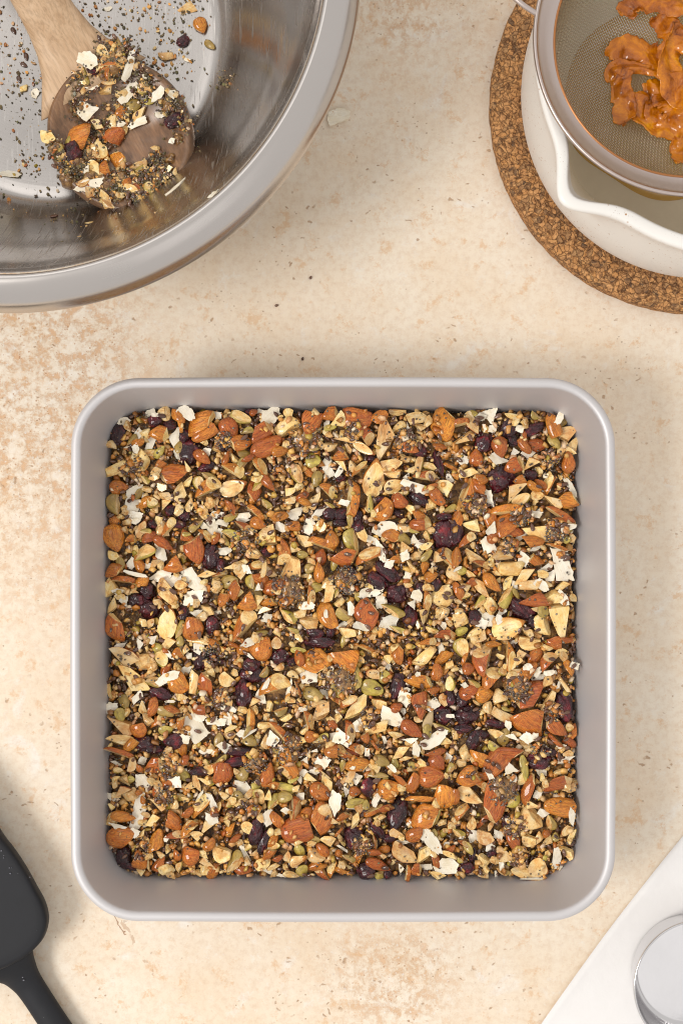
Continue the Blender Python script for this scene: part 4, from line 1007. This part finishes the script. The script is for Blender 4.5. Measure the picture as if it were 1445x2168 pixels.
clumpgrain('seed_crumbs', 650, 7, ['chip_a', 'chip_c', 'chip_e'], MT['crumb'], .0006, .0024, (.4, 1), False, .6)
clumpgrain('dark_crumbs', 2300, 8, ['chip_b', 'ico'], MT['dust'], .0006, .0018, (.5, 1), False, .6)

# loose bits in the bowl, each one its own thing
def loose(kind, px, py, L, Wd, a, name, label, cat, group=None, pool=None, dz=.0):
    z = .03
    for _ in range(12):
        x, y, _z = W(px, py, z); z = bowl_z(x, y)
    s = S(z); L *= s; Wd *= s
    r = math.hypot(x - BX, y - BY); e = .001; slope = (bowl_z(x + e * (x - BX) / r, y + e * (y - BY) / r) - bowl_z(x, y)) / e
    ax = math.atan2(y - BY, x - BX)
    me = rp.choice(pool or POOL[kind]); T = .5 * Wd
    rot = (Matrix.Rotation(ax, 3, 'Z') @ Matrix.Rotation(-math.atan(slope), 3, 'Y') @ Matrix.Rotation(R(a) - ax, 3, 'Z')).to_euler()
    sc = (L, Wd, .0035) if kind == 'K' else (L, Wd, T)
    o = obj(name, me, None, (x, y, z + (.0006 if kind == 'K' else T * .45) + dz), rot, sc)
    return tag(o, label, cat, group)
loose('A', 425, 55, 36, 30, -70, 'almond_chunk', 'brown almond piece on the bowl floor right of the spoon handle', 'almond', pool=[ALM[0], ALM[7]])
loose('P', 444, 95, 28, 16, -40, 'pumpkin_seed', 'green and tan pumpkin seed just below the brown almond piece in the bowl', 'pumpkin seed')
loose('K', 371, 397, 56, 22, 55, 'coconut_flake', 'long white coconut flake leaning at the lower right edge of the spoon head', 'coconut flake', 'coconut flakes loose in the bowl', dz=.001)
loose('K', 283, 461, 33, 22, -20, 'coconut_flake', 'small white coconut flake just below the bottom of the spoon head', 'coconut flake', 'coconut flakes loose in the bowl')
loose('K', 453, 410, 30, 14, 30, 'coconut_flake', 'curled white coconut shred on the dark bowl side right of the spoon', 'coconut flake', 'coconut flakes loose in the bowl')
loose('K', 20, 368, 46, 16, -5, 'coconut_flake', 'flat pale coconut sliver at the left border of the photo in the bowl', 'coconut flake', 'coconut flakes loose in the bowl')
loose('K', 229, 18, 16, 14, 10, 'coconut_flake', 'tiny square coconut flake on bowl floor right of the spoon handle', 'coconut flake', 'coconut flakes loose in the bowl')
loose('K', 398, 127, 20, 12, -20, 'coconut_flake', 'small oval coconut flake in the crumbs beneath the green pumpkin seed', 'coconut flake', 'coconut flakes loose in the bowl')
loose('K', 74, 198, 20, 20, 60, 'coconut_flake', 'small pale coconut flake on the floor left of the spoon neck', 'coconut flake', 'coconut flakes loose in the bowl')
loose('C', 352, 118, 36, 26, -30, 'nut_piece', 'tan nut piece in a crumb cluster above the spoon head', 'nut', pool=NUT)
loose('C', 51, 187, 18, 16, 0, 'nut_piece', 'round pale nut bit left of the spoon neck on the bowl floor', 'nut', pool=NUT)
loose('C', 169, 503, 17, 14, 40, 'nut_piece', 'small cream nut chip low on the dark bowl side', 'nut', pool=CHIP)
loose('C', 189, 472, 19, 9, 15, 'nut_piece', 'thin yellow nut sliver below the spoon head on the bowl side', 'nut', pool=CHIP)
loose('C', 395, 18, 40, 26, 20, 'nut_piece', 'cream nut piece at the top border beside the brown almond', 'nut', pool=NUT)
loose('R', 388, 88, 30, 24, 40, 'dried_cranberry', 'dark cranberry bit in crumbs left of the green pumpkin seed', 'cranberry')
for i, (px, py, a, lb) in enumerate([(29, 65, -60, 'brown flax seed on the bowl floor near the upper left border'), (56, 120, -80, 'brown flax seed left of the spoon neck, upper of a close pair'),
      (51, 137, -30, 'brown flax seed left of the spoon neck, lower of a close pair'), (41, 168, -70, 'brown flax seed just above the round pale nut bit'),
      (206, 540, 0, 'brown flax seed lowest on the dark side of the bowl'), (115, 457, 20, 'reddish brown flake on the bowl side left below the spoon head')]):
    loose('F', px, py, 17, 10, a, 'flax_seed', lb, 'flax seed', 'flax seeds loose in the bowl', pool=FLAX)
def bowl_dust(name, n, seed, kinds, mat, smin, smax, spots_, smooth=False):
    r_ = np.random.default_rng(seed); P = []; ROT = []
    for _ in range(n):
        if r_.random() < .62:
            c = spots_[r_.integers(len(spots_))]; px, py = r_.normal(c[0], c[2]), r_.normal(c[1], c[2])
        else: px, py = r_.uniform(-60, 440), r_.uniform(-60, 460)
        z = .01
        for _k in range(6):
            x, y, _z = W(px, py, z); z = bowl_z(x, y)
        if math.hypot(x - BX, y - BY) > .112: continue
        P.append((x, y, z + .0002)); ROT.append((r_.uniform(-.6, .6), r_.uniform(-.6, .6), r_.uniform(0, 6.3)))
    P = np.array(P); m = len(P); s = smin + (smax - smin) * r_.random(m) ** 2.2
    P[:, 2] += s * .2
    o = bulk(name, kinds, P, np.stack([s, s * r_.uniform(.5, 1, m), s * .5], 1), np.array(ROT), mat, None, smooth, kind='stuff')
    return o
sp_ = [(30, 60, 45), (60, 100, 40), (50, 230, 30), (40, 180, 35), (20, 130, 30), (350, 130, 22), (385, 95, 22), (395, 10, 22), (370, 30, 30), (300, 60, 40), (470, 170, 14), (60, 340, 18), (150, 470, 40), (300, 500, 50), (200, 30, 30), (100, 200, 18), (330, 150, 22), (290, 15, 25)]
tag(bowl_dust('bowl_crumbs', 1100, 15, ['chip_b', 'ico', 'chip_c'], MT['dust'], .0003, .0018, sp_), 'fine dark seed dust scattered over the bowl floor', 'crumbs')
tag(bowl_dust('pale_bowl_crumbs', 420, 16, ['chip_a', 'chip_e'], MT['crumb'], .0003, .0022, sp_), 'pale yellow nut crumbs scattered over the bowl floor', 'crumbs')

# ================================================================== loose bits on the table
def on_table(me, px, py, L, Wd, a, zt, name, label, cat, group=None, T=None):
    x, y, _ = W(px, py, .001); s = S(.001)
    return tag(obj(name, me, None, (x, y, zt), (0, 0, R(a)), (L * s, Wd * s, T)), label, cat, group)
on_table(COCO[9], 716, 248, 54, 40, 15, .0016, 'coconut_flake', 'white coconut flake lying alone on the stone right of the steel bowl', 'coconut flake', T=.0028)
CHI = bm2me(ellip(12, 9, flax_shape), 'chia_seed', [MT['flax']])
on_table(CHI, 657, 587, 8, 6, 60, .0005, 'chia_seed', 'tiny dark seed on the stone, upper right of the three', 'seed', 'dark seeds on the stone', T=.001)
on_table(CHI, 585, 646, 8, 6, 20, .0005, 'chia_seed', 'tiny dark seed on the stone nearest the steel bowl, leftmost of the three', 'seed', 'dark seeds on the stone', T=.001)
on_table(CHI, 640, 759, 8, 6, 80, .0005, 'chia_seed', 'tiny dark seed on the stone closest to the baking pan', 'seed', 'dark seeds on the stone', T=.001)

# ================================================================== cork trivet
TX, TY = .1565, .1785
cp = [(.0006, .0106), (.05, .0106), (.085, .0106), (.0898, .0104), (.0909, .0098), (.0914, .0085), (.0914, .0020), (.0908, .0006), (.088, .0002), (.0006, .0002)]
def cork_r(r, z, a):
    k = noise.noise(Vector((math.cos(a) * 22, math.sin(a) * 22, z * 400)))
    return (r + (.00045 * k if r > .08 else 0), z)
trivet = tag(obj('cork_trivet', lathe('cork_trivet', cp, MT['cork'], 260, cork_r), None, (TX, TY, 0)), 'thick round brown cork mat under the white saucepan', 'trivet')

# ================================================================== saucepan with spout
QX, QY = .153, .176
pot = thing('saucepan', 'speckled white enamel saucepan with pouring spout standing on the cork mat', 'saucepan', (QX, QY, .0106))
A0 = R(220.2)
def spout(r, z, a):
    d = (a - A0 + math.pi) % (2 * math.pi) - math.pi
    f = math.exp(-(abs(d) / R(8.5)) ** 1.8); zz = max(0, min(1, (z - .048) / .030)) ** 1.6
    r2 = r + (.0118 * f * zz if r > .06 else 0)
    z2 = z + (.0012 * f * zz) - (.0010 * zz * math.exp(-((abs(d) - R(22)) / R(9)) ** 2))
    return (r2, z2)
po = smoothprof([(.0006, .0), (.055, .0), (.066, .0016), (.0735, .0070), (.0768, .0160), (.0778, .030), (.0780, .050), (.0782, .066), (.0788, .0738)], 6)
prm = [(.0792, .0760), (.0795, .0778), (.0794, .0791), (.0788, .0799), (.0780, .0802), (.0754, .0802), (.0746, .0799), (.0740, .0790), (.0738, .0772)]
pi_ = smoothprof([(.0737, .074), (.0732, .060), (.0728, .040), (.0716, .026), (.0670, .0140), (.0590, .0080), (.045, .0062), (.0006, .006)], 6)
prof = [(r, z, 0) for r, z in po[:-1]] + [(po[-1][0], po[-1][1], 0)] + [(r, z, 0) for r, z in prm] + [(r, z, 1) for r, z in pi_]
obj('pot_body', lathe('pot_body', prof, [MT['enamel'], MT['potin']], 300, spout), pot)
sx_, sy_, _ = W(1385, 224, .0172)
def blobr(r, z, a): return (r * 1.10 * (1 - .15 * math.exp(-((a - R(238)) / R(30)) ** 2)), z)
syr = tag(obj('amber_syrup', lathe('amber_syrup', [(.0003, .0078), (.026, .0078), (.0350, .0076), (.0376, .0071), (.0384, .0062)], MT['syrup'], 120, blobr), None, (sx_, sy_, .0106)), 'pool of amber syrup on the floor of the white saucepan', 'syrup')

# ================================================================== sieve
VX, VY = .1317, .1784
sieve = thing('sieve', 'round fine-mesh steel sieve with wide band resting on the white saucepan', 'sieve', (VX, VY, 0))
zr = .0955
ringp = smoothprof([(.0512, zr - .0058), (.0520, zr - .0054), (.0540, zr - .0040), (.0562, zr - .0022), (.0578, zr - .0008), (.0586, zr + .0003), (.0594, zr + .0003), (.0598, zr - .0006), (.0594, zr - .0014), (.0586, zr - .0014)], 4)
ringp += [(.0575, zr - .0018), (.0540, zr - .0050), (.0512, zr - .0066), (.0507, zr - .0062), (.0512, zr - .0058)]
obj('ring_band', lathe('ring_band', ringp, MT['ring'], 200), sieve)
obj('stained_seam', lathe('stained_seam', [(.0509 + .0005 * math.cos(a), zr - .0060 + .0005 * math.sin(a)) for a in [2 * math.pi * k / 8 for k in range(9)]], MT['copper'], 160), sieve)
DM = .036
def mz(x, y):
    q = min(1, math.hypot(x, y) / .0508); return zr - .0062 - DM * (1 - q ** 2.5) ** (1 / 2.2)
def build_mesh():
    sp = .00092; rw = .000165; VV = []; FF = []; off = 0; ph = R(33)
    c, s = math.cos(ph), math.sin(ph); n = int(.0505 / sp)
    for dirn in (0, 1):
        for k in range(-n, n + 1):
            o = k * sp; half = math.sqrt(max(0, .0506 ** 2 - o * o))
            if half < .004: continue
            m = max(4, int(2 * half / (sp * .5))); t = (np.arange(m + 1) / m * 2 - 1) * half
            t = np.sign(t) * half * (1 - (1 - np.abs(t) / half) ** 1.25) if False else t
            amp = .00017 * np.cos(math.pi * t / sp) * (1 if (k + dirn) % 2 else -1)
            X = t if dirn == 0 else np.full_like(t, o); Y = np.full_like(t, o) if dirn == 0 else t
            q = np.clip(np.hypot(X, Y) / .0508, 0, 1); Z = zr - .0062 - DM * (1 - q ** 2.5) ** (1 / 2.2) + amp
            P = np.stack([X * c - Y * s, X * s + Y * c, Z], 1)
            d = np.gradient(P, axis=0); d /= np.linalg.norm(d, axis=1)[:, None]
            sd = np.array([-s, c, 0]) if dirn == 0 else np.array([c, s, 0])
            up = np.cross(d, sd); up /= np.linalg.norm(up, axis=1)[:, None]
            ring = [P + rw * (math.cos(a) * sd[None] + math.sin(a) * up) for a in (0, 2.0944, 4.18879)]
            Vv = np.stack(ring, 1).reshape(-1, 3); M_ = len(P)
            i = np.arange(M_ - 1)[:, None] * 3 + np.arange(3)[None]; j = np.arange(M_ - 1)[:, None] * 3 + (np.arange(3)[None] + 1) % 3
            f = np.stack([i, j, j + 3, i + 3], -1).reshape(-1, 4) + off
            VV.append(Vv); FF.append(f); off += len(Vv)
    V = np.concatenate(VV); F = np.concatenate(FF)
    me = bpy.data.meshes.new('wire_mesh'); me.vertices.add(len(V)); me.vertices.foreach_set('co', V.ravel())
    me.loops.add(F.size); me.loops.foreach_set('vertex_index', F.ravel().astype(np.int32)); me.polygons.add(len(F))
    me.polygons.foreach_set('loop_start', np.arange(0, F.size, 4, dtype=np.int32)); me.polygons.foreach_set('use_smooth', np.ones(len(F), bool))
    me.materials.append(MT['wire']); me.update(calc_edges=True)
    obj('wire_mesh', me, sieve, kind='stuff')
build_mesh()
ha = R(172)
def pol(r, a, z): return (r * math.cos(a), r * math.sin(a), z)
pts = [pol(.0588, R(171), zr - .0008), (-.0640, .0125, zr + .0004), (-.0720, .0195, zr + .001), (-.0780, .0255, zr), (-.0800, .0290, zr - .001), (-.0785, .0318, zr - .001), (-.0740, .0320, zr + .0003), (-.0660, .0270, zr + .0006), pol(.0588, R(157), zr - .0008)]
V, F = tube(smoothprof(pts, 5), .0011, 10); obj('hook', mesh('hook', V, F, MT['ring']), sieve)
pts = [pol(.058, R(-8), zr - .001), pol(.075, R(-8), zr + .002), pol(.11, R(-8), zr + .006), pol(.20, R(-8), zr + .010)]
V, F = tube(smoothprof(pts, 6), [(.004 + .003 * min(1, k / 10), .002) for k in range(19)], 12); obj('handle', mesh('handle', V, F, MT['ring']), sieve)

# orange peel strips in the sieve
def ribbon(name, pts, wid, label, seed, thick=.0006, lift=.0016):
    """pts: photo pixels (x, y, extra height mm); lies on the mesh"""
    C3 = []
    for (px, py, ex) in pts:
        z = .07
        for _ in range(8):
            x, y, _z = W(px, py, z); z = mz(x - VX, y - VY) + lift + ex * .001
        C3.append((x, y, z))
    P = [Vector(p) for p in smoothprof(C3, 11)]; n = len(P); V = []; F = []; m = 12; r0 = random.Random(seed)
    roll0, roll1 = r0.uniform(-.5, .5), r0.uniform(-.6, .6)
    for i, p in enumerate(P):
        t = (P[min(i + 1, n - 1)] - P[max(i - 1, 0)]).normalized(); f = i / (n - 1)
        s = t.cross(Vector((0, 0, 1))).normalized(); u = s.cross(t)
        ro = roll0 * (1 - f) + roll1 * f + .35 * math.sin(f * 7 + seed); s2 = s * math.cos(ro) + u * math.sin(ro); u2 = s2.cross(t)
        ww = wid * S(.07) * .5 * (1.28 + .35 * noise.noise(Vector((f * 5, seed, 0)))) * min(1, .62 + 5 * f, .62 + 5 * (1 - f))
        for k in range(m + 1):
            g = k / m * 2 - 1
            e = 1 + .40 * noise.noise(Vector((f * 8, seed * 3, 2 * (g > 0)))) + .26 * noise.noise(Vector((f * 30, seed * 5, 2 * (g > 0))))
            endj = t * (.0016 * noise.noise(Vector((g * 4, seed * 7, f * 9))) + .0014 * noise.noise(Vector((g * 9, seed, 3)))) if (i < 4 or i > n - 5) else Vector()
            q = p + s2 * (ww * g * e) + endj + u2 * (.0016 * (g * g - .4) * math.sin(seed + f * 4) + .0022 * noise.noise(Vector((f * 4, g * 1.2, seed))) + .0004 * noise.noise(Vector((f * 16, g * 4, seed))))
            fl = mz(q.x - VX, q.y - VY) + .0009 + VY * 0
            if q.z < fl: q.z = fl
            V.append(q)
    for i in range(n - 1):
        for k in range(m):
            a = i * (m + 1) + k; F.append((a, a + 1, a + m + 2, a + m + 1))
    o = obj(name, mesh(name, V, F, MT['peel']))
    md = o.modifiers.new('solid', 'SOLIDIFY'); md.thickness = thick; md.offset = 0
    md = o.modifiers.new('sub', 'SUBSURF'); md.levels = 1; md.render_levels = 1
    return tag(o, label, 'orange peel', 'cooked orange peel strips in the sieve')
ribbon('orange_peel', [(1322, 34, 0), (1334, 12, 1), (1362, 2, 2), (1400, 6, 2), (1450, 16, 2), (1500, 10, 1)], 34, 'orange peel strip at the top edge with a pointed tip hanging left', 1)
ribbon('orange_peel', [(1288, 172, 0), (1296, 146, 1.5), (1330, 140, 2.5), (1372, 146, 3), (1412, 160, 3), (1450, 150, 2)], 26, 'narrow orange peel arching sideways across the middle of the sieve', 2)
ribbon('orange_peel', [(1292, 128, 0), (1318, 104, .6), (1356, 108, .8), (1392, 122, .6), (1430, 110, .3)], 48, 'broad orange peel lying flat behind the arching narrow strip', 3)
ribbon('orange_peel', [(1308, 150, 2), (1314, 190, 1.5), (1322, 228, .6), (1310, 262, 0)], 40, 'orange peel strip hanging down, leftmost of the lower strips', 4)
ribbon('orange_peel', [(1340, 196, .4), (1352, 236, .8), (1376, 262, .8), (1404, 268, 1.2), (1440, 262, 1)], 42, 'orange peel strip with a thin raised tip curling right at the bottom of the pile', 5)
ribbon('orange_peel', [(1448, 60, 3), (1424, 92, 3.5), (1416, 140, 4), (1424, 190, 4), (1452, 226, 3)], 44, 'orange peel strip curving down the right border on top of the pile', 6)
ribbon('orange_peel', [(1398, 192, 2.4), (1424, 214, 3.4), (1430, 250, 3), (1462, 282, 1.8)], 54, 'glossy crinkled orange peel lump beside the right border', 7)
ribbon('orange_peel', [(1420, 322, 0), (1444, 318, .6), (1480, 306, .8), (1520, 310, .2)], 48, 'orange peel strip lowest in the sieve by the steel band', 8)
ribbon('orange_peel', [(1392, 30, 1), (1416, 60, 2), (1440, 84, 2.6), (1480, 100, 2)], 40, 'dark orange peel strip below the pointed top strip near right border', 9)
ribbon('orange_peel', [(1372, 170, .6), (1388, 208, .8), (1380, 240, 1.4), (1396, 262, 1)], 34, 'shaded orange peel strip tucked between the two lower strips', 10)
# unseen rest of the heap outside the frame keeps the pile whole
ribbon('orange_peel', [(1470, 130, 3), (1510, 160, 4), (1540, 210, 3), (1530, 250, 1)], 60, 'orange peel strip in the heap just past the right border', 11)

# ================================================================== spatula
spat = thing('spatula', 'charcoal grey silicone spatula entering at the lower left border', 'spatula', W(20, 1990, 0))
SXo, SYo, _ = W(20, 1990, 0)
ZB = .0200
bl = [(-150, 1590), (-70, 1660), (0, 1769), (22, 1798), (42, 1827), (60, 1857), (75, 1885), (88, 1908), (96, 1930), (99.5, 1952), (95.5, 1976), (83, 2000), (55, 2027), (28, 2043), (0, 2056), (-45, 2070), (-100, 2062), (-150, 2030), (-205, 1950), (-245, 1860), (-262, 1790), (-250, 1700), (-220, 1630), (-185, 1590)]
def loopcurve(pts, k=5):
    n = len(pts); out = []
    for i in range(n):
        p0, p1, p2, p3 = (pts[(i + j - 1) % n] for j in range(4))
        for j in range(k):
            t = j / k; out.append(tuple(.5 * ((2 * p1[d]) + (-p0[d] + p2[d]) * t + (2 * p0[d] - 5 * p1[d] + 4 * p2[d] - p3[d]) * t * t + (-p0[d] + 3 * p1[d] - 3 * p2[d] + p3[d]) * t ** 3) for d in range(2)))
    return out
def slabmesh(name, outline, layers, mat, crown=0.0):
    """layers: list of (z, inset) bottom to top; capped by shrinking rings"""
    cx = sum(p[0] for p in outline) / len(outline); cy = sum(p[1] for p in outline) / len(outline); n = len(outline); V = []; F = []
    nor = []
    for i in range(n):
        a = Vector(outline[i - 1]); b = Vector(outline[(i + 1) % n]); t = (b - a).normalized(); nor.append(Vector((t.y, -t.x)))
    area2 = sum(outline[i][0] * outline[(i + 1) % n][1] - outline[(i + 1) % n][0] * outline[i][1] for i in range(n))
    sg = 1 if area2 > 0 else -1
    rows = []
    for (z, ins) in layers:
        rows.append([(outline[i][0] - sg * nor[i].x * ins, outline[i][1] - sg * nor[i].y * ins, z) for i in range(n)])
    top = rows[-1]; zt = layers[-1][0]
    for f in (.9, .7, .4, .1): rows.append([(cx + (p[0] - cx) * f, cy + (p[1] - cy) * f, zt + crown * (1 - f)) for p in top])
    for r_ in rows: V += r_
    for j in range(len(rows) - 1):
        for i in range(n):
            a, b = j * n + i, j * n + (i + 1) % n; F.append((a, b, b + n, a + n) if sg > 0 else (a, a + n, b + n, b))
    F.append(tuple(range(n)) if sg < 0 else tuple(range(n))[::-1]); q = (len(rows) - 1) * n; F.append(tuple(range(q, q + n)) if sg > 0 else tuple(range(q, q + n))[::-1])
    return mesh(name, V, F, mat)
ol = [(W(x, y, ZB)[0] - SXo, W(x, y, ZB)[1] - SYo) for x, y in loopcurve(bl)]
obj('blade', slabmesh('blade', ol, [(.0125, .0022), (.0128, .0012), (.0138, .0003), (.0160, 0), (.0185, .0001), (.0196, .0005), (.0201, .0012), (.0203, .0022)], MT['rubber'], .0004), spat)
hl = smoothprof([(-8, 2000, 84), (8, 2026, 74), (24, 2043, 56), (38, 2057, 43), (51, 2073, 35), (66, 2093, 31), (95, 2137, 30), (130, 2191, 31), (190, 2284, 36), (232, 2350, 38), (246, 2372, 28), (251, 2380, 10)], 4)
hp_ = []; hr_ = []
for k_, (x, y, hw) in enumerate(hl):
    z = .0056 + .0075 * math.exp(-(k_ / 13) ** 2); q_ = W(x, y, z); hp_.append((q_[0] - SXo, q_[1] - SYo, z)); hr_.append((hw * S(z), (.0052 - .0012 * min(1, k_ / 14)) * min(1, hw / 28)))
V, F = tube(hp_, hr_, 28)
obj('handle', mesh('handle', V, F, MT['rubber']), spat)
r_ = np.random.default_rng(3); P = []
for (px, py, s) in [(3, 1802, 1.0), (8, 1812, .7), (8, 1817, .8), (20, 1838, .9), (24, 1838, .6), (22, 1850, 1.1), (38, 1850, .5), (48, 2070, .9), (50, 2076, 1.2), (63, 1858, .8), (78, 1970, .4), (92, 2155, .4)]:
    z = .0206 if py < 2000 else .0120; x, y, _ = W(px, py, z); P.append((x - SXo, y - SYo, z, s * .0008))
P = np.array(P); bulk('water_droplets', ['ico2'], P[:, :3], np.stack([P[:, 3], P[:, 3] * .8, P[:, 3] * .5], 1), np.zeros((len(P), 3)), MT['water'], spat, True, kind='stuff')

# ================================================================== parchment and measuring cup
def paper():
    A = Vector(W(1143, 2168, .0006)[:2]); B = Vector(W(1445, 1769, .0006)[:2]); d = (B - A).normalized(); nn = Vector((d.y, -d.x))
    V = []; F = []; nu, nv = 90, 50; A = A - d * .05
    for i in range(nu + 1):
        for j in range(nv + 1):
            u = i / nu * .26; v = j / nv * .16
            bow = .0012 * math.sin((u - .05) / .104 * math.pi) if .05 < u < .154 else 0
            p = A + d * u + nn * (v - bow * (1 - j / nv)); z = .0007 + .0005 * (noise.noise(Vector((u * 26, v * 26, 1))) + .6) + .0010 * max(0, 1 - v / .006) ** 2 * (.5 + .5 * math.sin(u * 30))
            V.append((p.x, p.y, z))
    for i in range(nu):
        for j in range(nv):
            a = i * (nv + 1) + j; F.append((a, a + nv + 1, a + nv + 2, a + 1))
    V = [(x - A.x, y - A.y, z) for x, y, z in V]
    o = obj('parchment_sheet', mesh('parchment_sheet', V, [f[::-1] for f in F], MT['paper']), None, (A.x, A.y, 0))
    md = o.modifiers.new('solid', 'SOLIDIFY'); md.thickness = .0001; md.offset = 0
    if o.data.polygons[0].normal.z < 0: o.data.flip_normals()
    tag(o, 'white baking parchment with a diagonal edge in the lower right corner', 'parchment')
paper()
cup = thing('measuring_cup', 'small round shiny steel measuring cup standing on the white parchment', 'measuring cup', (.1532, -.2027, .0016))
ci = smoothprof([(.0006, .0008), (.020, .0008), (.0232, .0012), (.0250, .0028), (.0262, .008), (.0272, .015), (.0277, .0205)], 5)
cr_ = [(.02785, .0222), (.0281, .0229), (.0285, .0231), (.0288, .0228), (.0289, .0221), (.0286, .0214), (.0282, .0212)]
co_ = smoothprof([(.0281, .0205), (.0276, .015), (.0266, .008), (.0255, .0024), (.0246, .0006), (.0225, 0), (.0006, 0)], 5)
obj('cup_body', lathe('cup_body', ci + cr_ + co_, MT['cup'], 140), cup)
V, F = tube([(.0278, -.006, .0208), (.045, -.010, .0215), (.075, -.017, .021), (.105, -.024, .019)], [(.0065, .0011), (.006, .0011), (.0055, .0011), (.006, .0011)], 12)
obj('handle', mesh('handle', V, F, MT['cup']), cup)
